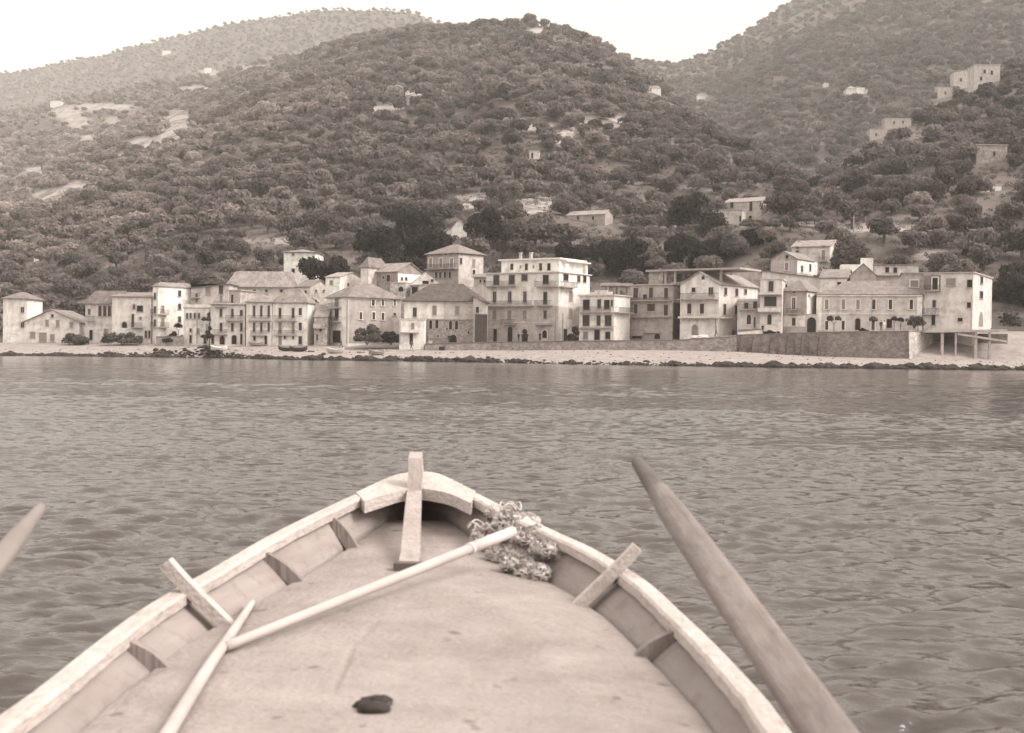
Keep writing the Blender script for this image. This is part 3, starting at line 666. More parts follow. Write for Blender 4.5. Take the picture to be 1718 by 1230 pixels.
h.win('R', 949, 465.5, 8, 11, 'dark'); h.win('R', 970.5, 468, 5, 11, 'shut'); h.win('R', 980.5, 468.5, 5, 11, 'dark'); h.win('R', 957.5, 497, 5, 15, 'pale'); h.win('R', 957, 526, 5, 15, 'pale'); h.door('R', 948, 562, 6, 20)
h.pipe('R', 944, 525, 573); h.pipe('F', 932.5, 516, 573); h.pipe('F', 931, 545, 573)
hb = h; h.done()
def sub_block(h, px0, px1, y0, y1, name, dep0=1.6, d=7, wall=.7, roof=.72):
    """set back rooftop storey standing on the roof of h"""
    a0, z1 = h.loc('F', px0, y0); a1, _ = h.loc('F', px1, y1)
    return a0, a1, z1
a0, a1, z1 = sub_block(hb, 834, 931, 437, 455, '')
m = MB(); zb = hb.h+.21; m.box((a0, 1.6, zb), (a1, hb.d-1.0, z1)); o = m.build('rooftop_storey', wallmat(.70), hb.e)
m = MB(); m.box((a0-.5, 1.1, z1+.003), (a1+.5, hb.d-.6, z1+.28)); m.build('rooftop_slab', mat('flat_roof_72', .72, .1), o)
for x, w_, hh, st in ((851.6, 4.5, 10, 'shut'), (876, 4.5, 11, 'shut'), (900, 4.5, 12, 'shut'), (914, 5, 12, 'dark'), (866, 2.4, 5, 'pale'), (888, 2.4, 5, 'pale')):
    b0, zz1 = hb.loc('F', x-w_/2, 447-hh/2); b1, zz0 = hb.loc('F', x+w_/2, 447+hh/2)
    m = MB(); m.box((b0, 1.52, max(zz0, zb+.05)), (b1, 1.61, zz1)); m.build('window', {'shut': SHUT, 'pale': SHUTP, 'dark': DARK}[st], hb.e)
for x in (858.5, 876):
    b0, _ = hb.loc('F', x, 440); m = MB(); m.box((b0-.2, 3, z1+.285), (b0+.25, 3.5, z1+1.5)); m.box((b0-.3, 2.9, z1+1.503), (b0+.35, 3.6, z1+1.7)); m.build('chimney', CONC, o)
m = MB(); zt = z1-.35
m.box((hb.w+.0-3.0, hb.d-4.6, zb), (hb.w-.3, hb.d-.99, zt-.5)) if False else None
m.box((hb.w-1.0, 3.2, zb), (hb.w-.35, 4.4, zt)); m.box((hb.w-1.0, hb.d-1.2, zb), (hb.w-.35, hb.d-.3, zt)); m.box((hb.w-4.5, 4.6, zb), (hb.w-3.0, hb.d-1.3, zt))
m.build('rooftop_loggia', wallmat(.70), hb.e)
m = MB(); m.box((hb.w-5.2, 2.6, zt+.003), (hb.w+.2, hb.d+.1, zt+.25)); m.build('rooftop_slab', mat('flat_roof_72', .72, .1), hb.e)

h = H('apartment_house', 'three storey house with rounded right end and scalloped parapet beside the tallest house', 256, 972, 1057, 496, 571, xc=1030, yaw=34, wall=.60)
h.roof('flat', v=.5, ov=.3)
for x, y, w_, hh, st in ((984, 511.5, 11, 17, 'dark'), (1005.6, 510, 6, 15, 'shut'), (1018.5, 511, 9, 15, 'dark'), (1027, 508.5, 3, 10, 'shut'), (983.6, 538, 11, 18, 'shut'), (1004.6, 538, 6, 17, 'shut'), (1020.7, 538, 11, 18, 'shut'), (982.6, 563, 7, 12, 'pale'), (1020, 563, 8, 12, 'dark')): h.win('F', x, y, w_, hh, st)
h.door('F', 1002, 562, 9, 17); h.balcony('F', 972, 1029.5, 523.5, 1.1); h.balcony('F', 972, 1029.5, 549.5, .8, rail=0); h.balcony('R', 1030.5, 1055, 523.5, 1.0)
m = MB(); zz = h.h+.21
for k in range(5): m.box((h.w*(.28+.13*k), .3, zz), (h.w*(.28+.13*k)+h.w*.11, .5, zz+.55+(.3 if k in (1, 2, 3) else 0)))
m.build('scalloped_parapet', wallmat(.55), h.e); h.done()
# unfinished storey frame
h = H('unfinished_storey', 'unfinished open concrete roof frame behind the house with the scalloped parapet', 268, 1012, 1060, 496, 500, xc=1058, yaw=2, dep=7, wall=.4)
zt = P(1035, 475, 268).z - h.z0
m = MB(); m.box((-.4, -.4, zt-.55), (h.w+.4, h.d, zt)); m.build('roof_slab', CONC, h.e)
for x in (1020, 1038, 1055):
    a, _ = h.loc('F', x, 488); m = MB(); m.box((a-.22, 0, h.h+.004), (a+.22, .44, zt-.553)); m.build('column', CONC, h.e)
    m = MB(); m.box((a-.22, h.d-.8, h.h+.004), (a+.22, h.d-.36, zt-.553)); m.build('column', CONC, h.e)
h.done()

h = H('unfinished_building', 'unfinished grey concrete apartment building with an open top storey on columns', 257, 1057, 1154, 478, 570, xc=1128, yaw=36, wall=.30)
h.roof('flat', v=.36, ov=.3)
for x, y, w_, hh, st in ((1067, 491.5, 8, 17, 'shut'), (1092.6, 491.5, 6.5, 18, 'shut'), (1118, 492, 6.5, 18, 'shut'), (1067, 518.5, 6, 16, 'shut'), (1092.6, 516, 13, 12, 'shut'), (1117.6, 520.5, 7, 18, 'shut')): h.win('F', x, y, w_, hh, st, None)
h.win('F', 1082.4, 498, 6.5, 8, 'dark', False); h.balcony('F', 1058, 1127, 504.5, .9, rail=.5); h.balcony('F', 1058, 1127, 531.5, .8, rail=0)
h.balcony('F', 1058, 1080, 562, .5, rail=0); h.door('F', 1103, 564, 10, 9, True); h.win('F', 1069, 566, 16, 5, 'shut', False); h.balcony('F', 1081, 1110, 557.5, .5, rail=0)
h.patch('R', 1130, 1140, 508, 570, .06, name='gap_shade'); h.pipe('R', 1129, 480, 508)  # dark panel paints the shade of the gap beside the house
zt = P(1090, 453.5, 262).z - h.z0; zb = h.h+.21
m = MB(); m.box((h.w*.32, .6, zt-.35), (h.w*.32+20, 9.5, zt)); m.build('roof_slab', CONC, h.e)
m = MB(); m.box((h.w*.36, 1.2, zb), (h.w*.70, 1.5, zt-.353)); m.build('brick_infill', wallmat(.30, 'stone'), h.e)
for (u, v_) in ((h.w*.73, 1.2), (h.w-.45, 1.2), (h.w-.45, 4.6), (h.w+5.5, 1.2), (h.w+9, 1.6), (h.w+5.5, 8.2), (h.w*.4, 8.2), (h.w-.45, 8.2)):
    m = MB(); m.box((u, v_, zb if u <= h.w else -1), (u+.42, v_+.42, zt-.353)); m.build('column', CONC, h.e)
h.done()

h = H('house', 'cream house with a pedimented front and a balustraded terrace', 251, 1141, 1275, 476, 571, xc=1206, yaw=38, wall=.58, dep=15)
h.roof('gable', 2.2, .40, axis='y', ov=.35)
h.win('F', 1164, 486.5, 6, 7, 'dark', False); h.win('F', 1193, 488.5, 7, 12, 'pane'); h.win('F', 1180, 466, 4, 6, 'dark', False, True)
for x, y in ((1217, 489), (1235.6, 490.5), (1250.5, 489)): h.win('R', x, y, 4, 12 if x < 1240 else 8, 'shut')
h.win('F', 1157, 518, 7, 17, 'shut', 'w'); h.win('F', 1178, 518, 7, 17, 'shut', 'w'); h.win('R', 1215.4, 519, 4, 17, 'shut'); h.win('R', 1234.6, 520, 4, 14, 'dark')
h.balcony('F', 1142, 1205, 502, 1.4, rail=1.0); h.balcony('F', 1142, 1205, 533.5, 1.0, rail=.25, solid=True); h.balcony('R', 1207, 1222, 533.5, 1.0, rail=.25, solid=True)
h.door('F', 1166, 558, 9, 25, True, 'pale'); h.win('R', 1230, 560, 4, 12, 'dark'); h.pipe('F', 1201, 535, 570); h.done()

h = H('house', 'house with a plain grey gable end rising behind the cream pedimented house', 285, 1228, 1282, 459, 500, xc=1279, yaw=3, wall=.33, dep=16)
h.roof('gable', 2.1, .26, axis='y', ov=.2); h.done()
h = H('house', 'long house with a dark eaved roof sloping down behind the tower like house', 272, 1278, 1402, 470, 505, xc=1401, yaw=16, wall=.55, dep=9)
h.roof('shedr', 1.9, .25, ov=.3); h.win('F', 1303, 480, 3, 5, 'dark'); h.win('F', 1337, 477, 4, 6, 'dark'); h.win('F', 1319, 480, 3, 5, 'dark'); h.done()
h = H('narrow_house', 'narrow tower like house with a deep loggia and solid balcony', 246, 1275, 1314, 469, 562, xc=1312, yaw=15, wall=.55, dep=8)
h.roof('flat', v=.5, ov=.2); h.win('F', 1293.6, 480.5, 8, 17, 'shut'); h.balcony('F', 1273, 1312, 494, 1.0, rail=.3, solid=True); h.win('F', 1292.5, 506, 20, 16, 'shut', False); h.balcony('F', 1272, 1309, 523, 1.2, rail=.7, solid=True)
h.win('F', 1291, 536, 7, 17, 'shut', 'w', True); h.door('F', 1291, 558, 8, 8, True); h.done()
h = H('house', 'weathered house with a top loggia and an arched window left of the tower like house', 249, 1237, 1276, 506, 565, xc=1275, yaw=12, wall=.48, dep=8)
h.roof('flat', v=.42, ov=.15, pv=.3); h.win('F', 1256.5, 536, 7, 16, 'shut', 'w', True); h.win('F', 1267, 511, 6, 12, 'dark'); h.balcony('F', 1239, 1274, 519, 1.0); h.win('F', 1252, 513, 7, 10, 'shut'); h.win('F', 1266, 541, 2.5, 17, 'shut'); h.balcony('F', 1239, 1274, 552, 1.6, rail=0)
h.door('F', 1256, 560, 8, 7); h.done()
h = H('house', 'brown two storey house with a small iron balcony above the dark passage arch', 247, 1313, 1372, 489, 559, xc=1353, yaw=31, wall=.33, dep=8)
h.roof('hip', 2.2, .32, ov=.35); h.patch('F', 1314, 1351, 530, 548, .58, name='wall_facing'); h.patch('R', 1354, 1371, 490, 528, .55, name='wall_facing')
h.win('F', 1332, 509, 5.5, 19, 'pane', 'w'); h.balcony('F', 1322, 1341, 526, 1.0); h.win('F', 1332, 540, 6, 13, 'shut', 'w'); h.win('F', 1332, 490.5, 4, 3, 'dark', False); h.win('R', 1357, 496, 2, 2, 'dark', False); h.done()
h = H('archway', 'dark vaulted passage between the brown house and the long pale house', 246.5, 1352, 1372, 529, 558, xc=1371, yaw=14, dep=6, wall=.40)
h.roof('flat', v=.35, ov=.02); h.door('F', 1361.5, 545, 15, 25, True); h.done()

h = H('long_house', 'long pale two storey house with six shuttered upper windows and a central arched door', 244, 1370, 1548, 495, 556, xc=1547, yaw=15, wall=.46, dep=11)
h.roof('hip', 2.7, .30, ov=.35)
for x, st in ((1387, 'pale'), (1415, 'pale'), (1439.5, 'pale'), (1466, 'shut'), (1494, 'shut'), (1529, 'shut')): h.win('F', x, 511, 5.5, 16, st, 'w')
for x, st in ((1387, 'shut'), (1414.5, 'shut'), (1465, 'dark')): h.win('F', x, 546, 5, 15, st, 'w')
h.door('F', 1439, 544, 8.5, 20, True); h.door('F', 1492, 543, 9, 15); h.band('F', 527, 1450, 1.4, 'string_course', .58); h.band('F', 496, 1450, 2.0, 'cornice', .6, .3)
m = MB(); m.box((-.05, -.12, 0), (.9, -.005, h.h-.3)); m.build('corner_pilaster', wallmat(.66), h.e); m = MB(); m.box((h.w-.9, -.12, 0), (h.w+.05, -.005, h.h-.3)); m.build('corner_pilaster', wallmat(.66), h.e)
h.pipe('F', 1463, 498, 555); h.done()
h = H('house', 'low house with a plain roof and white end wall between the long roofs', 268, 1376, 1430, 466, 482, xc=1421, yaw=22, wall=.60, dep=8)
h.roof('gable', 1.8, .34, ov=.25); h.win('F', 1408, 476, 6, 5, 'dark'); h.done()
h = H('house', 'grey blank gable end rising behind the long pale two storey house', 262, 1426, 1472, 462, 490, xc=1470, yaw=14, wall=.30, dep=10)
h.roof('gable', 2.2, .30, axis='y', ov=.15); h.done()
h = H('house', 'low house with two dark square openings behind the right end building', 266, 1466, 1542, 445, 480, xc=1541, yaw=16, wall=.50, dep=8)
h.roof('shed', .5, .40, ov=.3); h.win('F', 1488.5, 453, 6, 9, 'dark', False); h.win('F', 1502, 453.5, 6, 9, 'dark', False); h.balcony('F', 1471, 1514, 462, 1.0, rail=0); h.done()
h = H('garden_wall', 'stepped white garden wall climbing behind the grey blank gable', 290, 1412, 1466, 444, 456, xc=1465, yaw=6, wall=.76, dep=3, cat='wall')
m = MB(); m.box((h.w*.62, 0, h.h+.003), (h.w, 1.0, h.h+1.4)); m.build('wall_step', h.wm, h.e); h.done()

h = H('building', 'flat roofed building with mottled white walls at the right end of the sea wall', 240, 1549, 1664, 458, 557, xc=1632, yaw=29, wall=.50)
h.roof('flat', v=.38, ov=.25)
h.patch('F', 1550, 1578, 462, 490, .16, name='recess_shade', out=.03); h.win('F', 1569, 476, 9, 20, 'dark', 'w'); h.balcony('F', 1550, 1578, 488, .9)  # flat darker patch paints the shade of the recess
h.win('F', 1595.3, 473.5, 15, 12, 'pale'); h.win('F', 1627, 476, 8.5, 13, 'dark'); h.win('F', 1626, 512, 7, 9, 'dark'); h.win('F', 1567.4, 510, 5.5, 12, 'shut'); h.win('F', 1566, 537, 6, 17, 'dark'); h.balcony('F', 1549, 1576, 527, 1.0); h.win('F', 1611, 536.5, 8, 6, 'dark')
h.win('R', 1646.5, 470, 4, 12, 'dark'); h.win('R', 1646, 495, 5, 12, 'dark'); h.door('R', 1645.4, 536, 6, 24, True, 'pale'); h.pipe('F', 1630, 495, 556); h.done()
h = H('house', 'grey upper block with a pale shuttered window left of the right end building', 248, 1513, 1552, 459, 495, xc=1551, yaw=14, wall=.32, dep=8, down=3)
h.roof('flat', v=.34, ov=.2); h.win('F', 1534, 476, 13, 11, 'pale', 'w'); h.done()

# upper right
h = H('farmhouse', 'highest white gabled house above the right half of the village', 304, 1328, 1411, 413, 452, xc=1392, yaw=28, wall=.48)
h.roof('gable', 1.7, .40, ov=.3); h.patch('R', 1393, 1410, 414, 450, .78, name='sunlit_gable'); h.win('F', 1338, 415.5, 4, 4, 'dark', False); h.win('F', 1338, 422, 5, 3, 'dark', False); h.win('F', 1382, 413.5, 5, 3, 'dark', False); h.win('F', 1381.6, 428, 6, 17, 'pale', 'w'); h.chimney(.02, .4, h.h+.9, .8); h.balcony('F', 1374, 1389, 439, 1.0)  # gable patch is paler, sunlight on it painted into the colour
h.done()
h = H('house', 'grey gabled house with one white door just below the highest white house', 292, 1293, 1372, 434, 462, xc=1337, yaw=36, wall=.34, dep=9)
h.roof('gable', 1.6, .34, axis='y', ov=.3); h.win('F', 1320.5, 431, 5, 6, 'dark', False); h.win('F', 1320, 447, 6, 13, 'pale', 'w'); h.patch('R', 1338, 1371, 436, 462, .74, name='side_wall_tone'); h.win('R', 1345, 451, 3, 10, 'dark'); h.win('R', 1359, 449, 3, 11, 'dark'); h.done()  # right side patch paler than the front
h = H('house', 'white cubic house half hidden by the dark round tree above the left roofs', 318, 476, 530, 424, 464, xc=529, yaw=4, wall=.66, dep=9)
h.roof('hip', .9, .34, ov=.35); h.win('F', 492, 454, 5, 6, 'dark'); h.win('F', 492, 427, 3, 2.5, 'dark', False); h.done()

def hill_house(name, label, xl, xr, yt, yb, cat='house', roof='gable', rise=1.5, wins=(), dmin=285, axis='x', **k):
    p = hit((xl+xr)/2, yb, dmin); hh = House(name, label, p.y, xl, xr, yt, yb, cat=cat, down=6, **k)
    if roof: hh.roof(roof, rise, k.get('rv', .42), ov=.25, axis=axis)
    for q in wins: hh.win(*q)
    hh.done(); return hh
hill_house('farmhouse', 'lone two storey farmhouse with a pale gable among the trees on the right slope', 1213, 1299, 337, 371, wins=(('F', 1228, 344, 5, 10, 'dark'), ('F', 1260, 346, 5, 16, 'dark'), ('R', 1287, 346, 3, 12, 'shut'), ('F', 1218, 346, 3, 6, 'dark'), ('F', 1259, 366, 5, 8, 'dark')), xc=1277, yaw=36, wall=.36, rise=1.8)
hill_house('annex', 'low flat annex at the front left corner of the lone farmhouse', 1203, 1246, 352, 378, roof='flat', wins=(('F', 1213, 362, 3, 5, 'dark'), ('F', 1242, 367, 3, 10, 'dark')), xc=1245, yaw=22, wall=.42, dep=5)
hill_house('barn', 'long low stone barn with a pale tiled roof behind the tallest apartment house', 951, 1028, 359, 378, roof='gable', rise=1.3, xc=1015, yaw=30, wall=.30, wins=(('F', 970, 366, 4, 6, 'dark'), ('F', 995, 366, 4, 6, 'dark')))
hill_house('hut', 'white gabled hut showing between dark trees above the pyramid roofed villa', 757, 783, 384, 402, roof='gable', rise=2.6, axis='y', xc=782, yaw=3, wall=.72, dep=6)
hill_house('hut', 'tiny stone hut alone among the olive trees in the middle of the hill', 888, 906, 253, 268, roof='flat', xc=905, yaw=3, wall=.5, dep=6, wins=(('F', 893, 261, 3, 9, 'dark'),))
hill_house('hut', 'small pale hut below the first summit on the upper middle slope', 680, 696, 152, 159, roof='flat', wall=.66, dep=7)
hill_house('house', 'distant white house at the far left edge of the slope', 84, 103, 170, 180, roof='hip', rise=2, wall=.8, dep=10, dmin=700)
hill_house('house', 'distant white house highest up on the hazy left ridge', 272, 285, 85, 92, roof='hip', rise=2, wall=.8, dep=12, dmin=700)
hill_house('house', 'distant white house on the left slope above the bare scree', 343, 353, 114, 123, roof='hip', rise=2, wall=.8, dep=10, dmin=700)
hill_house('hut', 'tiny white hut in the trees on the lower left slope', 132, 140, 382, 390, roof='flat', wall=.8, dep=5)
hill_house('hut', 'tiny white hut above the left end of the village', 57, 65, 431, 438, roof='flat', wall=.8, dep=4)
hill_house('house', 'distant white house beside round trees below the saddle', 1093, 1109, 148, 158, roof='hip', rise=2, wall=.72, dep=8, dmin=600)
hill_house('house', 'small distant white house right of the saddle on the far slope', 1170, 1184, 160, 168, roof='flat', wall=.75, dep=8, dmin=600)
hill_house('house', 'distant white house on the far slope left of the bright pair', 1383, 1391, 139, 147, roof='flat', wall=.75, dep=8, dmin=700)
hill_house('house', 'broad pale house in a clearing in the middle of the far right slope', 1420, 1438, 149, 160, roof='hip', rise=3, wall=.55, dep=10, dmin=700)
hill_house('house', 'bright white house in a clearing in the middle of the far right slope', 1437, 1451, 147, 159, roof='flat', wall=.78, dep=10, dmin=700)
hill_house('house', 'lower of two long terraced houses on the ridge of the right hill', 1459, 1490, 217, 234, roof='flat', wall=.34, dep=8, wins=(('F', 1470, 226, 3, 5, 'dark'),))
hill_house('house', 'upper of two long terraced houses on the ridge of the right hill', 1484, 1529, 199, 216, roof='flat', wall=.32, dep=8, wins=(('F', 1500, 206, 3, 5, 'dark'), ('F', 1515, 205, 3, 5, 'dark')))
hill_house('house', 'pale ruin lowest of the hill hamlet at the upper right edge', 1573, 1600, 146, 164, roof='shed', rise=1.5, wall=.34, dep=8, wins=(('F', 1586, 156, 3, 5, 'dark'),))
hill_house('house', 'white house in the middle of the hill hamlet at the upper right edge', 1600, 1640, 122, 148, roof='gable', rise=2, axis='y', wall=.38, dep=9, wins=(('F', 1612, 134, 4, 6, 'dark'), ('F', 1628, 134, 4, 6, 'dark')))
hill_house('tower_house', 'white block highest of the hill hamlet at the upper right edge', 1634, 1678, 109, 142, roof='flat', wall=.40, dep=9, wins=(('F', 1652, 120, 4, 6, 'dark'), ('F', 1664, 122, 4, 7, 'dark'), ('F', 1646, 132, 4, 6, 'dark')))
hill_house('house', 'grey stone house half out of the picture on the right slope', 1638, 1690, 244, 274, roof='flat', wall=.32, kind='stone', dep=8, wins=(('F', 1650, 256, 4, 8, 'pale'), ('F', 1668, 258, 4, 8, 'dark')))
hill_house('shed', 'small white shed at the right edge above the rock outcrop', 1646, 1680, 311, 322, roof='flat', wall=.7, dep=6)

# ------------------------------------------------------------------ sea wall, terrace, garden walls
def wall_run(name, label, pts, v, kind='stone', thick=3.0, batter=.5, parent=None):
    """pts: (px, top y, foot y, distance of the foot)"""
    e = thing(name, label, 'wall'); mb = MB()
    T_ = [P(a, t, D+batter) for a, t, b, D in pts]; B_ = [P(a, b, D) for a, t, b, D in pts]
    n = len(pts)
    for k in range(n-1):
        lo = [B_[k]-Vector((0, 0, 1.2)), B_[k+1]-Vector((0, 0, 1.2)), B_[k+1]+Vector((0, thick+batter, -1.2)), B_[k]+Vector((0, thick+batter, -1.2))]
        hi = [T_[k], T_[k+1], T_[k+1]+Vector((0, thick, 0)), T_[k]+Vector((0, thick, 0))]
        mb.hull8(lo, hi)
    mb.build('wall', wallmat(v, kind), e)
    mc = MB()
    for k in range(n-1):
        a, b = T_[k], T_[k+1]; g = Vector((0, 0, .004)); u = Vector((0, 0, .18)); o1 = Vector((0, -.06, 0)); o2 = Vector((0, thick+.05, 0))
        mc.hull8([a+g+o1, b+g+o1, b+g+o2, a+g+o2], [a+u+o1, b+u+o1, b+u+o2, a+u+o2])
    mc.build('coping', CONCD, e)
    return e, T_, B_
DW = lambda px: float(D_wall(px))
wall_run('sea_wall', 'low stained grey sea wall in front of the tall apartment house', [(a, t, b, DW(a)) for a, t, b in ((713, 578, 589), (815, 575.5, 588.5), (990, 573, 587.5), (1140, 571.5, 588.5), (1236, 565, 590.5))], .24)
e, TT, BB = wall_run('sea_wall', 'high buttressed stone sea wall below the long pale two storey house', [(a, t, b, DW(a)) for a, t, b in ((1236.5, 563, 590.5), (1300, 561, 594.5), (1330, 560, 596), (1400, 558, 599.5), (1525, 556.5, 602.5))], .17, batter=1.0)
for px in (1247, 1268, 1298, 1326, 1350, 1379):
    t = np.interp(px, [1236, 1400, 1525], [564.5, 560, 558.5]); b = np.interp(px, [1236, 1300, 1400, 1525], [590.5, 594.5, 599.5, 602.5])
    tp = P(px+2, t, DW(px)+.72); bp = P(px-2, b, DW(px)-.8); wd = .6
    m = MB(); m.hull8([bp+Vector((-wd, 0, -.6)), bp+Vector((wd, 0, -.6)), bp+Vector((wd, 1.3, -.6)), bp+Vector((-wd, 1.3, -.6))], [tp+Vector((-wd, -.05, 0)), tp+Vector((wd, -.05, 0)), tp+Vector((wd, .3, 0)), tp+Vector((-wd, .3, 0))])
    m.build('buttress', wallmat(.10, 'stone'), e)  # darker stone carries the wall's slanted shadows and stains
wall_run('sea_wall', 'pale rough return of the sea wall beside the concrete terrace', [(1525.6, 556.5, 602.5, DW(1525)), (1566, 560, 599, 241)], .40, batter=.3, thick=1.0)
# concrete terrace on posts
e = thing('concrete_terrace', 'concrete terrace on posts below the right end building', 'terrace', P(1560, 558, 236))
base = e.location.copy()
def rel(px, py, D): return P(px, py, D) - base
m = MB(); a = rel(1553, 558, 235); b = rel(1690, 556.5, 235); m.hull8([a, b, b+Vector((0, 7, 0)), a+Vector((0, 7, 0))], [q+Vector((0, 0, .4)) for q in (a, b, b+Vector((0, 7, 0)), a+Vector((0, 7, 0)))]); m.build('terrace_slab', CONC, e)
for px, pb, w_ in ((1581.5, 589, .45), (1604, 586, .3), (1637.6, 600, .5), (1661, 592, .4)):
    a = rel(px, 558, 235.3); b = rel(px, pb, 235.3); m = MB(); m.box((a.x-w_/2, a.y, b.z-1.5), (a.x+w_/2, a.y+w_, a.z-.004)); m.build('post', CONC, e)
m = MB(); a = rel(1607, 562, 235.1); b = rel(1690, 575, 235.1); m.hull8([a, b, b+Vector((0, .19, 0)), a+Vector((0, .19, 0))], [q+Vector((0, 0, .35)) for q in (a, b, b+Vector((0, .19, 0)), a+Vector((0, .19, 0)))]); m.build('ramp_beam', CONC, e)
m = MB(); a = rel(1553, 600, 241.5); b = rel(1690, 600, 241.5); zt = rel(1600, 558, 235).z-.01; m.box((a.x, a.y, a.z-2), (b.x, a.y+.4, zt)); m.build('back_wall', wallmat(.14, 'stone'), e)
wall_run('garden_wall', 'low white terrace wall in front of the house with the top loggia', [(1238, 557, 565, 243.5), (1281, 553, 563, 243)], .62, 'plaster', .3, .05)
wall_run('garden_wall', 'low garden wall with dark hedge left of the white tall house foot', [(262, 566, 576, 276), (307, 565, 577, 275)], .30, 'stone', .4, .05)

# ------------------------------------------------------------------ utility poles
for px, t, b, lab in ((1380, 322, 352, 'thin pole standing above the lone farmhouse terrace'), (1432, 361, 396, 'thin pole on the bank above the highest white house'), (1110, 354, 388, 'thin pole between dark trees left of the lone farmhouse'),
                      (883, 372, 396, 'thin pole behind the rooftop of the tallest apartment house'), (917, 370, 402, 'thin pole left of the long low stone barn')):
    p = hit(px, b, 290); tp = P(px, t, p.y); o = thing('utility_pole', lab, 'pole', p, group='thin poles on the slope')
    hh = tp.z-p.z; m = MB(); m.tube([(0, 0, -.5), (0, 0, hh)], [.17, .12], 6); m.build('pole', mat('weathered_pole', .3, .2), o); m = MB(); m.box((-.6, -.06, hh-.7), (.6, .06, hh-.58)); m.build('crossarm', mat('weathered_pole', .3, .2), o)
# ------------------------------------------------------------------ boats on the beach
def beach_boat(label, xl, xr, yb, v, vin, rz=0, flip=False, name='rowing_boat', D=None, keel_v=None):
    px = (xl+xr)/2; D = D or float(D_wall(px))-10
    g = hit(px, yb, D-30, D+60); L_ = (xr-xl)*g.y/FPX; L_ = max(1.9 if flip else 3.2, L_/max(.35, abs(math.cos(R(rz)))))
    e = thing(name, label, 'boat', g, R(rz), 'small boats pulled up on the beach')
    W, Hh = L_*.17, L_*.22; n = 13
    def st(u):   # half breadth, sheer height
        return W*(1-abs(2*u-1)**2.4)**.8 + .03, Hh*(1+.55*(2*u-1)**2)
    out = MB(); V = []
    for k in range(n):
        u = k/(n-1); b, z = st(u); x = (u-.5)*L_; kz = .02+Hh*.5*abs(2*u-1)**4
        V.append([(x, -b, z), (x, -b*.86, z*.45+kz*.4), (x, -b*.3, kz), (x, b*.3, kz), (x, b*.86, z*.45+kz*.4), (x, b, z),
                  (x, b-.07, z), (x, b*.7, z*.5+kz*.4), (x, 0, kz+.1), (x, -b*.7, z*.5+kz*.4), (x, -b+.07, z)])
    for k in range(n-1):
        for q in range(11):
            j = (q+1) % 11; out.poly([V[k][q], V[k+1][q], V[k+1][j], V[k][j]])
    out.poly(V[0]); out.poly(V[-1])
    hullm = out.build('hull', mat(f'boat_paint_{int(v*100)}', v, .2, 2, .6), e, True)
    for s in (-1, 1):
        m = MB(); m.tube([((k/(n-1)-.5)*L_, s*(st(k/(n-1))[0]+.02), st(k/(n-1))[1]+.02) for k in range(n)], .06, 6); m.build('gunwale', mat(f'boat_paint_{int(vin*100)}', vin, .2, 2, .6), e)
    for u in (.3, .55, .78):
        b, z = st(u); m = MB(); m.box(((u-.5)*L_-.12, -b*.9, z*.78), ((u-.5)*L_+.12, b*.9, z*.78+.05)); m.build('thwart', mat('boat_thwart', .3, .2), e)
    if flip: e.rotation_euler = (pi, 0, R(rz)); e.location.z += Hh*1.4
    else: e.rotation_euler = (R(random.uniform(4, 14)), 0, R(rz))
    return e
beach_boat('white boat with dark bottom pulled up on the beach left of all the other boats', 354, 381, 589, .72, .75, 6)
beach_boat('grey boat lying below the narrow row house with iron balconies', 420, 442, 581, .30, .45, -8, D=262)
beach_boat('dark boat behind the longest black boat, nearer the white boat', 470, 492, 589, .06, .25, 14)
beach_boat('longest black boat on the beach in front of the rounded corner house', 486, 516, 590, .05, .22, -4)
beach_boat('dark boat drawn up against the rough low annex', 530, 550, 578, .07, .4, 5, D=264)
beach_boat('pale flat boat on the shingle below the doorway of the big white corner house', 548, 577, 593, .42, .5, 12)
beach_boat('white boat drawn up close to the big bush', 576, 609, 578, .70, .72, -4, D=262)
beach_boat('grey boat tilted towards the water right of the other beached boats', 622, 641, 596, .24, .34, 32)
beach_boat('larger white boat lying keel up on the promenade before the cream house', 1171, 1188, 571, .62, .6, 10, True, D=246)
beach_boat('smaller white boat lying keel up on the promenade before the cream house', 1160, 1172, 571, .58, .6, -20, True, D=246)
def crate(label, px, py, w_, v, name='crate', D=None):
    g = hit(px, py, (D or float(D_wall(px))-8)-20); e = thing(name, label, name, g); s = w_*g.y/FPX
    m = MB()
    for k in range(4): m.box((-s/2, -s/2.2, s*.2*k), (s/2, s/2.2, s*.2*k+s*.17))
    m.build('slats', mat(f'crate_{int(v*100)}', v), e); m = MB()
    for a in (-1, 1):
        for b in (-1, 1): m.box((a*s*.5-.03, b*s*.45-.03, 0), (a*s*.5+.03, b*s*.45+.03, s*.85))
    m.build('frame', mat(f'crate_{int(v*100)}', v), e)
crate('dark crate standing on the beach below the arched cellar wall', 741, 588, 8, .04)
crate('small pale crate on the beach left of the dark crate', 722, 584, 6, .5)

for lab, px, py, w_, rz, v in (('pale driftwood log lying near the tilted grey boat', 655, 590, 16, .3, .4), ('dark log lying between the longest black boat and the rocks', 522, 591, 12, -.2, .08), ('grey log on the shingle left of the projecting white block', 606, 592, 14, .1, .2), ('pale plank on the beach right of the white boat with dark bottom', 400, 588, 14, -.1, .5)):
    g = hit(px, py, float(D_wall(px))-28); L_ = w_*g.y/FPX; m = MB(); m.tube([(-L_/2, 0, .1), (-L_*.1, .06, .13), (L_*.25, .02, .12), (L_/2, -.05, .1)], [.16, .17, .14, .09], 8)
    o = m.build('driftwood', mat(f'driftwood_{int(v*100)}', v), None, True, g); o.rotation_euler = (0, 0, rz); tag(o, lab, 'driftwood')
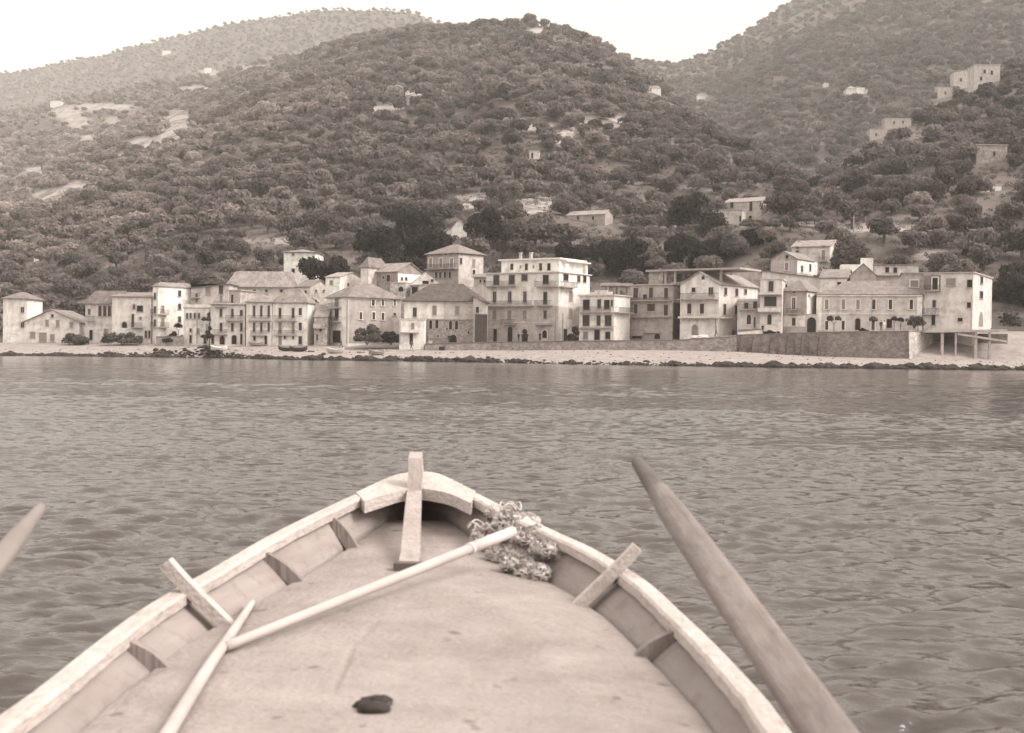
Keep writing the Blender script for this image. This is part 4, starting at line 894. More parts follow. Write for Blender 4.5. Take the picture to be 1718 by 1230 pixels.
# ------------------------------------------------------------------ people
def person_mesh(walk=0.0, arm=0.0):
    vs_ = [(0,0,.95),(0,.01,1.15),(0,.0,1.38),(0,0,1.50),(0,-.02,1.62),(0,-.02,1.72)]
    ed = [(0,1),(1,2),(2,3),(3,4),(4,5)]; rad = [.15,.14,.17,.06,.095,.085]
    for s in (-1, 1):
        i = len(vs_); st = s*walk
        vs_ += [(s*.09,0,.88),(s*.10,-.04+st*.18,.50),(s*.10,.0+st*.30,.08),(s*.11,-.14+st*.30,.04)]; rad += [.10,.065,.05,.04]; ed += [(0,i),(i,i+1),(i+1,i+2),(i+2,i+3)]
        i = len(vs_); vs_ += [(s*.20,0,1.40),(s*.25,.03-st*.12,1.12),(s*.24,-.06-arm*.25-st*.2,.90+arm*.2),(s*.24,-.09-arm*.32-st*.22,.82+arm*.22)]; rad += [.07,.05,.04,.045]; ed += [(2,i),(i,i+1),(i+1,i+2),(i+2,i+3)]
    me = bpy.data.meshes.new('tmp'); me.from_pydata(vs_, ed, []); o = bpy.data.objects.new('tmp', me); COL.objects.link(o)
    md = o.modifiers.new('s', 'SKIN')
    for k, d in enumerate(me.skin_vertices[0].data): d.radius = (rad[k], rad[k]*.85); d.use_root = (k == 0)
    ss = o.modifiers.new('u', 'SUBSURF'); ss.levels = 1
    dg = bpy.context.evaluated_depsgraph_get(); out = bpy.data.meshes.new_from_object(o.evaluated_get(dg)); bpy.data.objects.remove(o); out.name = 'person'
    out.materials.clear()
    return out
SKIN = mat('skin', .34, .1); HAIR = mat('hair', .03, .2)
PM = {k: person_mesh(*k) for k in ((0.0, 0.0), (1.0, .2), (0.0, .8))}
def person(label, px, py, key=(0.0, 0.0), top=.05, leg=.05, rz=0, D=None, skirt=False):
    g = hit(px, py, D or float(D_wall(px))+1.5, 400); me = PM[key].copy()
    for mm in (SKIN, mat(f'cloth_{int(top*100)}', top), mat(f'cloth_{int(leg*100)}', leg)): me.materials.append(mm)
    for p in me.polygons:
        z = p.center.z; p.material_index = 0 if z > 1.47 or (z < 0.93 and abs(p.center.x) > .19) else (1 if z > .93 else 2); p.use_smooth = True
    o = bpy.data.objects.new('person', me); COL.objects.link(o); o.location = g; o.rotation_euler = (0, 0, rz); tag(o, label, 'person', 'people along the sea front')
    hb_ = MB(); hb_.tube([(0, .0, 1.66), (0, .005, 1.76), (0, 0, 1.80)], [.105, .09, .03], 8); hb_.build('hair', HAIR, o, True)
    if skirt: m = MB(); m.tube([(0, 0, 1.0), (0, 0, .75), (0, 0, .38)], [.15, .2, .26], 10); m.build('skirt', mat(f'cloth_{int(leg*100)}', leg), o)
person('person in dark clothes standing left of the group on the promenade by the arched doors', 870, 576, top=.04, leg=.04, rz=.6)
person('person in dark clothes leaning forward in the middle of the group by the arched doors', 876, 578, (0.0, .8), .03, .04, 1.0)
person('person in dark clothes at the right of the group by the arched doors', 884.5, 578, (0.0, .8), .04, .03, -1.0)
person('lone person in a dark skirt standing below the arched window of the tall apartment house', 906, 577, top=.03, leg=.03, skirt=True)
person('person standing in front of the cellar arch of the old house', 753, 578, top=.05, leg=.04, D=262)
person('person walking on the beach below the small balcony of the white block', 690, 588, (1.0, .2), .05, .05, 1.4, D=250)
person('person walking on the beach before the big doorway of the white corner house', 572.5, 584, (1.0, .2), .06, .04, -1.3, D=255)
person('person in dark clothes beside the low white terrace wall', 1279.5, 563, top=.03, leg=.03, D=241)
person('person near the corner pipe of the cream house', 1201.6, 567, (1.0, .2), .2, .08, 1.5)
person('person in a dark jacket beside a person in white on the high sea wall promenade', 1478, 556, top=.04, leg=.05)
person('person dressed in white on the high sea wall promenade', 1483.5, 557, (0.0, .8), .8, .7)
person('left one of two dark dressed people under the small trees of the long house', 1517, 553, top=.03, leg=.03, skirt=True)
person('right one of two dark dressed people under the small trees of the long house', 1524, 552, top=.03, leg=.03)

# ------------------------------------------------------------------ vegetation
def leaves(blobs, n, size, seed, jitter=.55, shell=.30, squash=.55):
    """leaf clusters spread through overlapping blobs: many small tilted faces"""
    r_ = np.random.default_rng(seed); B = np.array(blobs, float)
    wt = B[:, 3]**2; k = r_.choice(len(B), n, p=wt/wt.sum())
    d = r_.normal(size=(n, 3)); d /= np.linalg.norm(d, axis=1)[:, None]; d[:, 2] = np.where(d[:, 2] < -.55, -d[:, 2]*.6, d[:, 2])
    rr = 1-shell*r_.random(n)**1.6 + r_.normal(0, .05, n)
    c = B[k, :3] + d*rr[:, None]*B[k, 3:4]*np.array([1, 1, .82])
    nn = d + r_.normal(0, jitter, (n, 3)); nn /= np.linalg.norm(nn, axis=1)[:, None]
    a = np.cross(nn, r_.normal(size=(n, 3))); a /= np.linalg.norm(a, axis=1)[:, None]; b = np.cross(nn, a)
    s = (size*(.6+.8*r_.random(n)))[:, None]
    V = np.stack([c-a*s-b*s*squash, c+a*s-b*s*squash*.6, c+a*s*.8+b*s*squash, c-a*s*.7+b*s*squash], 1).reshape(-1, 3)
    return V, np.arange(n*4).reshape(-1, 4)
def crown_blobs(w_, h_, n, seed, flat=.8):
    r_ = random.Random(seed); out = []
    for k in range(n):
        an = r_.uniform(0, 2*pi); q = r_.random()**.6*w_*.34; z = h_*(.36+.36*r_.random()) - (q/(w_*.5))**2*h_*.14
        rad = w_*(.15+.12*r_.random()); out.append((q*math.cos(an), q*math.sin(an), z, rad))
    out.append((0, 0, h_*.55, w_*.29)); return out
LEAFM = {}
def leafmat(key, v):
    return mat('foliage_'+key, v, .42, .55, .8, 'leaf', coord='World', spec=.25)
def trunk_mb(w_, h_, seed):
    r_ = random.Random(seed); m = MB(); m.tube([(0, 0, -.8), (r_.uniform(-.1, .1), 0, h_*.2), (r_.uniform(-.3, .3), .1, h_*.42)], [w_*.06, w_*.045, w_*.035], 7)
    for k in range(4):
        an = k*1.6+r_.random(); m.tube([(0, 0, h_*.3), (math.cos(an)*w_*.14, math.sin(an)*w_*.14, h_*.5), (math.cos(an)*w_*.27, math.sin(an)*w_*.27, h_*.72)], [w_*.03, w_*.02, w_*.008], 5)
    return m
TPL = []   # (crown mesh, trunk mesh, look)
for i, (w_, h_, nb, lv, look) in enumerate(((7.0, 5.6, 9, .11, 'rounded'), (8.2, 5.2, 11, .12, 'spreading'), (6.2, 6.0, 8, .11, 'tall'), (7.4, 5.0, 10, .17, 'low pale'), (6.4, 5.4, 8, .17, 'rounded pale'), (8.4, 6.6, 12, .085, 'big dark'))):
    V, Q = leaves(crown_blobs(w_, h_, nb, 30+i), 1150, .34, 60+i)
    cm = np_mesh('crown', V, Q); cm.materials.append(leafmat(f'{int(lv*1000)}', lv))
    t = trunk_mb(w_, h_, 80+i).build('trunk', TRUNK); tm_ = t.data; bpy.data.objects.remove(t)
    TPL.append((cm, tm_, look, V))
def shrub(label, px0, px1, yt, yb, D, v=.10, n=1500, name='shrub', seed=1, depth=1.0, size=.25, cat='shrub', trunk=False, dz=0):
    v = v*.72 if v <= .06 else v
    c = P((px0+px1)/2, yb, D); w_ = (px1-px0)*D/FPX; hh = (yb-yt)*D/FPX
    r_ = random.Random(seed); nb = max(5, int(8*max(1, w_/max(hh, .5)))); bl = []
    for k in range(nb):
        x = (r_.random()-.5)*w_*.82; e_ = 1-(2*x/w_)**2; rad = min(hh, w_)*(.20+.13*r_.random()); z0_ = .25 if trunk else 0
        top = hh*(.55+.45*e_)-rad; zz = top*(z0_+(1-z0_)*r_.random()**(.5 if trunk else 1.1)) if top > 0 else hh*.3
        bl.append((x, r_.uniform(-.5, .5)*min(w_, hh*1.2)*depth, max(zz, rad*.5), rad))
        if not trunk: bl.append((x*1.1, r_.uniform(-.7, .1)*min(w_, hh)*depth, rad*.45, rad*.9))
    e = thing(name, label, cat, c + Vector((0, 0, dz)))
    V, Q = leaves(bl, n, size, seed+500); cr = np_mesh('foliage', V, Q); link('crown' if trunk else 'foliage', cr, leafmat(f'{int(v*1000)}', v), e)
    if trunk: trunk_mb(w_*.6, hh, seed).build('trunk', TRUNK, e)
    else:
        m = MB()
        for k in range(6): a = k*1.05; m.tube([(math.cos(a)*.1, math.sin(a)*.1, -.6), (math.cos(a)*w_*.2, math.sin(a)*.5, hh*.5)], [.06, .02], 5)
        m.build('stems', TRUNK, e)
    return e
# shrubs between the houses
shrub('grey bush at the right foot of the low gabled house', 108, 146, 551, 576, 282, .13, seed=2)
shrub('long low hedge in front of the house with the dark loggia', 172, 240, 553, 575, 279, .12, 2200, seed=3)
shrub('dark clipped hedge under the little palm by the white tall house', 274, 308, 556, 574, 277, .06, 1400, 'hedge', 4, cat='hedge')
shrub('ivy clump climbing beside the low house with slot windows', 340, 356, 520, 566, 274, .12, 1500, seed=5)
shrub('big brown bush against the side wall of the white corner house', 588, 644, 541, 573, 263, .12, 3800, seed=6)
shrub('dark brambles left of the projecting white block', 640, 671, 553, 574, 263, .06, 1800, seed=7)
shrub('dark bush filling the gap right of the tallest apartment house', 955, 974, 545, 573, 256, .05, 1500, seed=8)
shrub('small dark bush at the foot of the long house near the arched door', 1443, 1456, 550, 558, 238, .05, 700, seed=9)
shrub('creeper on the wall corner left of the right end building', 1520, 1548, 528, 545, 241, .12, 900, seed=10)
shrub('tangled plants hanging over the terrace beside the highest white house', 1398, 1432, 422, 446, 301, .07, 1500, seed=11)
shrub('plants on the balcony terrace below the tower like house', 1281, 1310, 554, 563, 243, .04, 700, seed=12)
shrub('dark bush row behind the roofs left of the pyramid roofed villa', 640, 716, 425, 446, 325, .05, 2600, seed=13)
shrub('pale prickly scrub along the bank left of the rock outcrop', 1310, 1400, 345, 372, 352, .15, 2600, seed=14)
shrub('pale prickly scrub in front of the lone farmhouse', 1240, 1312, 362, 380, 330, .13, 1800, seed=15)
shrub('pale flowering bush beside the white gabled hut', 762, 822, 392, 416, 318, .15, 1800, seed=16)
shrub('dry brown scrub on the bank above the highest white house', 1420, 1530, 372, 410, 350, .10, 3600, seed=17)
shrub('scrub on the earth bank right of the right end building', 1666, 1800, 500, 560, 262, .06, 2600, seed=21)
shrub('dark scrub mass on the bank right of the highest white house', 1540, 1640, 398, 452, 320, .04, 3800, seed=18)
shrub('pale shoots on the slope behind the unfinished concrete building', 1075, 1112, 415, 448, 318, .14, 1600, seed=19)
# named big trees behind the village
for i, (lab, a, b, t, bo, D, v) in enumerate((
    ('big dark round tree hiding part of the white cubic house', 505, 578, 412, 472, 310, .040), ('tall dark tree mass left of the pyramid roofed villa, its highest crown', 640, 722, 332, 428, 350, .045),
    ('dark tree lower left of the tall dark crown beside the villa', 600, 668, 372, 440, 335, .045), ('dark tree between the tall dark crown and the white gabled hut', 690, 760, 370, 436, 340, .042),
    ('broad dark tree right of the white gabled hut', 788, 868, 344, 404, 345, .042), ('dark leafy tree behind the left rooftop corner of the tall apartment house', 935, 990, 392, 440, 330, .04),
    ('dark leafy tree behind the penthouse of the tall apartment house', 985, 1045, 388, 456, 325, .035), ('dark leafy tree behind the unfinished concrete roof frame', 1035, 1092, 392, 462, 322, .038),
    ('dark tree behind the open top storey columns', 1112, 1180, 385, 450, 330, .04), ('very dark tree left of the grey gable end above the cream house', 1178, 1248, 382, 445, 330, .032),
    ('very dark round tree behind the grey gable end above the cream house', 1232, 1300, 372, 440, 335, .035), ('dark tree left of the lone farmhouse', 1120, 1205, 318, 385, 370, .045),
    ('dark tree crown at the foot of the valley right of the lone farmhouse', 1385, 1450, 298, 345, 430, .05), ('dark tree above the flat roof of the right end building', 1590, 1668, 395, 458, 310, .03),
    ('dark tree at the far right above the rock outcrop', 1600, 1690, 320, 378, 390, .04), ('dark tree left of the grey stone house at the right edge', 1530, 1625, 232, 290, 480, .05),
    ('dark tree on the bank right of the right end building', 1672, 1760, 420, 530, 270, .045), ('dark tree on the right hill below the long terraced houses', 1420, 1500, 232, 300, 500, .045))):
    shrub(lab, a, b, t, bo+8, D, v, 3200, 'leafy_tree', 40+i, .9, .42, 'tree', True)
def small_tree(label, px, yt, yb, D, wpx, v=.08, seed=1, n=500, name='street_tree', two=False):
    g = P(px, yb, D); hh = (yb-yt)*D/FPX; w_ = wpx*D/FPX; e = thing(name, label, 'tree', g)
    bl = [(-w_*.3, 0, hh*.85, w_*.22), (w_*.3, 0, hh*.86, w_*.2)] if two else [(0, 0, hh*.82, w_*.33), (w_*.2, .1, hh*.78, w_*.25), (-w_*.2, -.1, hh*.8, w_*.25)]
    V, Q = leaves(bl, n, .2, seed); link('crown', np_mesh('crown', V, Q), leafmat(f'{int(v*1000)}', v), e)
    m = MB(); m.tube([(0, 0, -.2), (0, 0, hh*.55)], [.09, .06], 6)
    for s in (-1, 1): m.tube([(0, 0, hh*.5), (s*w_*.28, 0, hh*.8)], [.05, .03], 5)
    m.build('trunk', TRUNK, e)
small_tree('young forked tree with two tufts before the left end of the long house', 1399, 531, 557, 237, 22, .12, 1, two=True)
small_tree('young tree with a wispy tuft right of the arched door of the long house', 1465, 531, 557, 237, 16, .12, 2)
small_tree('left one of two taller young trees near the right end of the long house', 1500, 530, 556, 237, 10, .08, 3)
small_tree('right one of two taller young trees near the right end of the long house', 1511, 532, 556, 237, 11, .05, 4)
small_tree('spindly pale young tree before the corner of the right end building', 1540, 532, 556, 237, 20, .12, 5)
small_tree('little palm like tree above the clipped hedge by the white tall house', 299, 541, 572, 276, 14, .05, 6)

# ---- the groves: nearest trees one by one, the rest as one mass
def in_village(px, py):
    return False
FIXED = []
for hh_ in HOUSES:
    c_ = hh_.F0 + hh_.ux*hh_.w/2 + hh_.uy*hh_.d/2; FIXED.append((c_.x, c_.y, max(hh_.w, hh_.d)/2+1.5, hh_.px))
FX = np.array([(a, b, c) for a, b, c, _ in FIXED])
BOXES = [(x0-2, x1+2, y0-4, y1+1, D) for _, _, _, (x0, x1, y0, y1, D) in FIXED]
def scatter(n, d0, d1, px0=-350, px1=2050, seed=0, gap=6.0, th=6.0, mc=True):
    r_ = np.random.default_rng(seed); u = r_.random(n)
    D = np.sqrt(d0*d0+(d1*d1-d0*d0)*u); t = (r_.uniform(px0, px1, n)-CX)/FPX; X = t*D
    Z = terr(X, D); px, py = to_px_np(X, D, Z); keep = (D > D_bld(px)+16) & (Z > 2)
    cm = clear_mask(px, py - 2200/D*1.0)*mc; keep &= r_.random(n) > cm*1.15
    keep &= np.array([np.min((FX[:, 0]-x)**2+(FX[:, 1]-y)**2-FX[:, 2]**2) > 4 for x, y in zip(X, D)])
    # nothing grown in front of a house that the photograph shows free
    hgt = th*FPX/D
    for (a, b, c, d, hd) in BOXES: keep &= ~((px > a-9) & (px < b+9) & (py > c) & (py-hgt < d-2) & (D < hd) & (D > 0))
    X, D, Z = X[keep], D[keep], Z[keep]
    cell = {}; out = []
    for i in range(len(X)):
        kx, ky = int(X[i]//gap), int(D[i]//gap); ok = True
        for a in (-1, 0, 1):
            for b in (-1, 0, 1):
                for j in cell.get((kx+a, ky+b), ()):
                    if (X[i]-X[j])**2+(D[i]-D[j])**2 < gap*gap: ok = False; break
        if ok: cell.setdefault((kx, ky), []).append(i); out.append(i)
    out = np.array(out); return X[out], D[out], Z[out]
GX, GD, GZ = scatter(40000, 285, 1750, seed=11, gap=6.7)
order = np.argsort(GD); NIND = 290
def zone(px, D, py):
    for lim, s in ((130, 'above the low gabled house at the left end'), (250, 'above the house with three tall windows'), (330, 'above the white tall house'), (420, 'above the arched row house'), (520, 'left of the white cubic house'),
                   (640, 'above the brown walled house'), (735, 'near the tall dark crown left of the villa'), (860, 'near the white gabled hut above the villa'), (960, 'above the tall apartment house'), (1060, 'near the long stone barn'),
                   (1190, 'above the unfinished building'), (1300, 'near the lone farmhouse'), (1420, 'above the highest white house'), (1560, 'on the bank above the long pale house')):
        if px < lim: return s
    return 'above the right end building'
cnt = 0; ind = set()
for i in order:
    if cnt >= NIND: break
    px, py = to_px(GX[i], GD[i], GZ[i]+4)
    if px < -15 or px > 1733: continue
    ind.add(int(i)); cnt += 1
    pxi = px; k = random.choice((0, 1, 2, 3, 4, 5)) if pxi > 500 else random.choice((0, 1, 3, 4, 3, 4))  # paler crowns picked on the left, glare bleaching put into leaf colour
    cm, tm_, look, _ = TPL[k]; s = random.uniform(.85, 1.35)*(1.12 if k == 5 else 1)
    row = 'first rows' if GD[i] < 335 else ('middle rows' if GD[i] < 385 else 'upper rows')
    e = thing('olive_tree', f'{look} olive tree, {row} {zone(px, GD[i], py)}', 'tree', (GX[i], GD[i], GZ[i]-.15), random.uniform(0, 6.28), 'olive trees on the slope behind the village')
    e.scale = (s, s, s*random.uniform(.88, 1.12))
    for nm, me in (('crown', cm), ('trunk', tm_)):
        o = bpy.data.objects.new(nm, me); COL.objects.link(o); o.parent = e
# labels with a single bearer need no group mates; the rest share a group and a label that is true of each
def mass(name, X, D, Z, tpl, nface, size, smin, smax, v, seed, wid=7.0, hei=5.4):
    r_ = np.random.default_rng(seed); TV = [leaves(crown_blobs(wid, hei, 8, 200+k+seed), nface, size, 300+k+seed)[0].reshape(-1, 4, 3) for k in range(6)]
    parts = []
    for i in range(len(X)):
        a = r_.uniform(0, 2*pi); s = r_.uniform(smin, smax); c, q = math.cos(a)*s, math.sin(a)*s
        V = TV[r_.integers(6)]; W = np.empty_like(V)
        W[..., 0] = V[..., 0]*c-V[..., 1]*q+X[i]; W[..., 1] = V[..., 0]*q+V[..., 1]*c+D[i]; W[..., 2] = V[..., 2]*s*r_.uniform(.85, 1.1)+Z[i]-.2
        parts.append(W.reshape(-1, 3))
    V = np.concatenate(parts); me = np_mesh(name, V, np.arange(len(V)).reshape(-1, 4))
    # one tone per tree; leftward, the hazy bleaching is painted into the leaves
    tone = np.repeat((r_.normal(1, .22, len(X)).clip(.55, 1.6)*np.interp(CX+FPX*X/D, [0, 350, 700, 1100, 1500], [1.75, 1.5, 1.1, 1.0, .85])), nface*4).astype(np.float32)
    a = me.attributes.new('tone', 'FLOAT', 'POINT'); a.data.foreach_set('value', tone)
    m = bpy.data.materials.new('grove_'+name); m.use_nodes = True; nt = m.node_tree; N = nt.nodes; L = nt.links; b = N['Principled BSDF']; b.inputs['Roughness'].default_value = .8; b.inputs['Specular IOR Level'].default_value = .25
    ge = N.new('ShaderNodeNewGeometry'); t = N.new('ShaderNodeTexNoise'); t.inputs['Scale'].default_value = .02; t.inputs['Detail'].default_value = 6; L.new(ge.outputs['Position'], t.inputs['Vector'])
    r = N.new('ShaderNodeValToRGB'); r.color_ramp.elements[0].position = .36; r.color_ramp.elements[0].color = T(v*.68); r.color_ramp.elements[1].position = .66; r.color_ramp.elements[1].color = T(v*1.4); L.new(t.outputs['Fac'], r.inputs[0])
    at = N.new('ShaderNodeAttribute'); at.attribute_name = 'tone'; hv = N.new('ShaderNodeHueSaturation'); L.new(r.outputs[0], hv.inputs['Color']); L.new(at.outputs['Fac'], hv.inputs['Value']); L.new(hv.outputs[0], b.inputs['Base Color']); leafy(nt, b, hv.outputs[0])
    o = link(name, me, m); tag(o, kind='stuff'); return o
rest = np.array([i for i in range(len(GX)) if i not in ind])
nr = rest[GD[rest] < 700]; fr = rest[GD[rest] >= 700]
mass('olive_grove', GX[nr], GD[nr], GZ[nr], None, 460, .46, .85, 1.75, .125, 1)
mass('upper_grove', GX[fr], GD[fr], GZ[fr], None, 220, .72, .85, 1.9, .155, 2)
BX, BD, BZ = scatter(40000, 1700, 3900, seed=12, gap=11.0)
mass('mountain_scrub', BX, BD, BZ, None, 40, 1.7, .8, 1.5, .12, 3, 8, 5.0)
# undergrowth on the near slope
UX, UD, UZ = scatter(22000, 262, 560, seed=13, gap=2.2, th=1.4, mc=.6)
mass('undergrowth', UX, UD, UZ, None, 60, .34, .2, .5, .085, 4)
print('TREES', len(GX), len(nr), len(fr), len(BX), len(UX))

# ------------------------------------------------------------------ rocks along the water
def rock_mesh(seed, sub=2):
    import bmesh
    bm = bmesh.new(); bmesh.ops.create_icosphere(bm, subdivisions=sub, radius=1)
    for v in bm.verts:
        p = v.co*1.3 + Vector((seed*7.1, seed*3.3, 0)); f = 1 + .38*mnoise.noise(p) + .16*mnoise.noise(p*2.7); v.co *= f; v.co.z *= .62
    me = bpy.data.meshes.new('rock'); bm.to_mesh(me); bm.free(); return me
ROCKM = mat('wet_rock', .035, .5, .8, .9, coord='World'); RT = [rock_mesh(k) for k in range(7)]
for me in RT: me.materials.append(ROCKM)
for lab, px, py, w_, k in (('largest dark boulder on the waterline below the end of the high sea wall', 1527, 614, 22, 0), ('dark boulder on the waterline below the terrace posts', 1573, 615, 18, 1), ('dark boulder at the right end of the waterline', 1664, 618, 22, 2),
                           ('flat dark boulder between the two biggest waterline boulders', 1548, 617, 12, 3), ('dark boulder on the waterline below the right end building', 1622, 619, 16, 4), ('brown boulder on the waterline below the projecting white block', 719, 601, 17, 5),
                           ('brown boulder on the waterline below the arched cellar wall', 768, 603, 15, 6), ('grey boulder on the waterline below the white corner house', 603, 600, 16, 0), ('lone rock on the waterline below the unfinished building', 1129, 612, 8, 1), ('small dark rock standing high below the beached black boat', 543, 594, 8, 2),
                           ('brown boulder on the waterline left of the dark crate', 697, 601, 14, 3)):
    D = float(D_shore(px))+.8; p = P(px, py, D); s = w_*D/FPX/2
    o = bpy.data.objects.new('boulder', RT[k]); COL.objects.link(o); o.location = (p.x, p.y, max(-.05, p.z)); o.scale = (s, s*.9, s*.85); o.rotation_euler = (0, 0, k*1.3); tag(o, lab, 'rock', 'boulders on the waterline')
def rocks():
    r_ = np.random.default_rng(5); Vs = []; Qs = []; off = 0
    tri = [(np.array([v.co for v in me.vertices]), np.array([p.vertices for p in me.polygons])) for me in (rock_mesh(20+k, 1) for k in range(6))]
    for px in np.arange(-420, 2150, 1.5):
        dens = np.interp(px, [0, 120, 400, 640, 820, 1000, 1240, 1667], [.9, .9, .9, 1, .75, .5, 1, 1])
        for q in range(3):
            if r_.random() > dens: continue
            x = px + r_.uniform(-2, 2); D = float(D_shore(x)) + abs(r_.normal(0, 1.5)) - .5
            s = r_.uniform(.2, .8)*(.75+.5*math.sin(px*.11)*math.sin(px*.037+1))*np.interp(x, [0, 600, 700, 820, 900, 1150, 1300, 1667], [.9, 1, 1.35, 1, .55, .7, 1.1, 1.2])
            V, Q = tri[r_.integers(6)]; a = r_.uniform(0, 6.3); g = float(terr((x-CX)/FPX*D, D))
            W = V*np.array([s*r_.uniform(.8, 1.5), s, s]); W = np.stack([W[:, 0]*math.cos(a)-W[:, 1]*math.sin(a)+(x-CX)/FPX*D, W[:, 0]*math.sin(a)+W[:, 1]*math.cos(a)+D, W[:, 2]+max(g, -.05)+s*.15], 1)
            Vs.append(W); Qs.append(Q+off); off += len(W)
        # scattered stones higher up the beach
        if r_.random() < .3:
            x = px; D = float(D_shore(x))+3; D = r_.uniform(D, max(D+.5, float(D_wall(x))-1)); s = r_.uniform(.05, .2); V, Q = tri[r_.integers(6)]; g = float(terr((x-CX)/FPX*D, D))
            W = V*s + np.array([(x-CX)/FPX*D, D, g]); Vs.append(W); Qs.append(Q+off); off += len(W)
    me = np_mesh('shore_rocks', np.concatenate(Vs), np.concatenate(Qs)); tag(link('shore_rocks', me, ROCKM), kind='stuff')
rocks()
# a line of foam where the swell breaks
# ------------------------------------------------------------------ the boat we sit in
def zg(d): return .80 + .28*max(0, (d-3.9)/4.0)**2
def on(px, py, zf, d0=6.0):
    d = d0; r = ray(px, py)
    for _ in range(60):
        dn = (zf(d)-EYE)/r.z*r.y; d = d*.5+dn*.5
    return Vector((r.x/r.y*d, d, zf(d)))
def catmull(pts, n):
    P_ = [Vector(p) for p in pts]; P_ = [P_[0]*2-P_[1]] + P_ + [P_[-1]*2-P_[-2]]; out = []
    seg = len(P_)-3
    for k in range(n):
        u = k/(n-1)*seg; i = min(int(u), seg-1); t = u-i; a, b, c, d = P_[i:i+4]
        out.append(.5*((2*b)+(c-a)*t+(2*a-5*b+4*c-d)*t*t+(3*b-a-3*c+d)*t**3))
    return out
LPX = [(698, 792), (660, 799), (600, 826), (520, 863), (440, 903), (350, 955), (290, 988), (220, 1031), (150, 1083), (90, 1130), (50, 1161)]
RPX = [(698, 792), (730, 794), (762, 807), (820, 836), (880, 866), (950, 898), (1000, 921), (1060, 956), (1100, 984), (1140, 1021), (1180, 1058), (1220, 1098), (1260, 1140), (1290, 1173)]
Lc = catmull([on(*p, zg) for p in LPX], 60); Rc = catmull([on(*p, zg) for p in RPX], 60)
def extend(c, side):
    e = c[-1]; xs = {-1: [(-1.46, 2.6), (-1.46, 1.2), (-1.32, -.4), (-1.05, -1.7)], 1: [(.80, 2.6), (.80, 1.2), (.68, -.4), (.42, -1.7)]}[side]
    ext = catmull([e] + [Vector((x, y, .80 if y > 0 else .84)) for x, y in xs], 30)
    return c + ext[1:]
Lc = extend(Lc, -1); Rc = extend(Rc, 1)
AX = lambda y: np.interp(y, [-2, 2.6, 3.9, 6, 7.0, 8.2], [-.32, -.33, -.33, -.42, -.48, -.53])
WOODL = mat('worn_pale_wood', .42, .12, 2.5, .8, 'wood', .3, stretch=(2.2, .7, 2.2))
WOODM = mat('grey_wood', .21, .2, 1.2, .8, 'wood', .35, stretch=(4, 4, .5))
PLANK = mat('hull_planking', .25, .2, 1.0, .85, 'wood', .2, stretch=(1, .4, 3))
boat = thing('rowing_boat', 'large wooden rowing boat in the foreground seen from inside towards its bow', 'boat', (-.4, 3.2, 0))
BL = Vector(boat.location)
def bmk(mb, name, m, smooth=False, parent=None, label=None):
    mb.v = [tuple(Vector(p)-BL) for p in mb.v]
    o = mb.build(name, m, parent or boat, smooth)
    if label: o['label'] = label
    return o
def inward(c, k):
    t = (c[min(k+1, len(c)-1)]-c[max(k-1, 0)]); t.z = 0; t.normalize(); n = Vector((-t.y, t.x, 0)); q = Vector((AX(c[k].y), c[k].y-.5, 0))-Vector((c[k].x, c[k].y, 0))
    return n if n.dot(q) > 0 else -n
def gun(c, wd=.085):
    mb = MB(); rings = []
    for k, p in enumerate(c):
        n = inward(c, k); w_ = wd*(1+.02*math.sin(k*1.7)); u = Vector((0, 0, 1))
        rings.append([p-u*.055, p-u*.008, p+n*.010, p+n*(w_-.012), p+n*w_-u*.010, p+n*w_-u*.050])
    for k in range(len(rings)-1):
        for q in range(6): j = (q+1) % 6; mb.poly([rings[k][q], rings[k+1][q], rings[k+1][j], rings[k][j]])
    mb.poly(rings[0]); mb.poly(rings[-1]); return mb
for c in (Lc, Rc): bmk(gun(c), 'gunwale', WOODL)
# hull: outer planking to the keel, inner planking behind the frames
def hull_mesh():
    mb = MB(); n = 70
    for c in (Lc, Rc):
        S = []
        for k in range(len(c)):
            p = c[k]; nn = inward(c, k); ax = Vector((AX(p.y), p.y, -.35)); out = []
            f = min(1.0, max(.0, (8.1-p.y)/2.2)); kz = -.30+.75*(1-f)**2
            o0 = p+nn*.018-Vector((0, 0, .056)); bx = o0.x-ax.x
            for fx, z in ((1, o0.z), (.97, o0.z*.6+kz*.4), (.85, o0.z*.3+kz*.7), (.5, kz+.06), (.02, kz)): out.append(Vector((ax.x+bx*fx, p.y, z)))
            i0 = p+nn*.060-Vector((0, 0, .051)); ins = []
            bi = i0.x-ax.x
            sg = -1 if bi > 0 else 1; tp_ = float(np.interp(p.y, [0, 4.4, 5.9, 6.9, 7.5, 8], [1, 1, 1, .8, .35, .1]))
            for ix, dz_ in ((0, 0), (.075, -.065), (.15, -.14), (.24, -.40)): xx = i0.x+sg*min(ix*tp_, abs(bi)*.9); ins.append(Vector((xx, p.y, i0.z+dz_)))
            S.append((out, ins))
        for k in range(len(S)-1):
            for q in range(4): mb.poly([S[k][0][q], S[k+1][0][q], S[k+1][0][q+1], S[k][0][q+1]])
            for q in range(3): mb.poly([S[k][1][q], S[k+1][1][q], S[k+1][1][q+1], S[k][1][q+1]])
            mb.poly([S[k][0][0], S[k+1][0][0], S[k+1][1][0], S[k][1][0]])
    a, b = Lc[-1], Rc[-1]
    mb.hull8([a-Vector((0, .05, 0)), b-Vector((0, .05, 0)), Vector((b.x-.3, b.y-.05, -.2)), Vector((a.x+.3, a.y-.05, -.2))], [a, b, Vector((b.x-.3, b.y, -.2)), Vector((a.x+.3, a.y, -.2))])
    return mb
bmk(hull_mesh(), 'hull', PLANK, True)
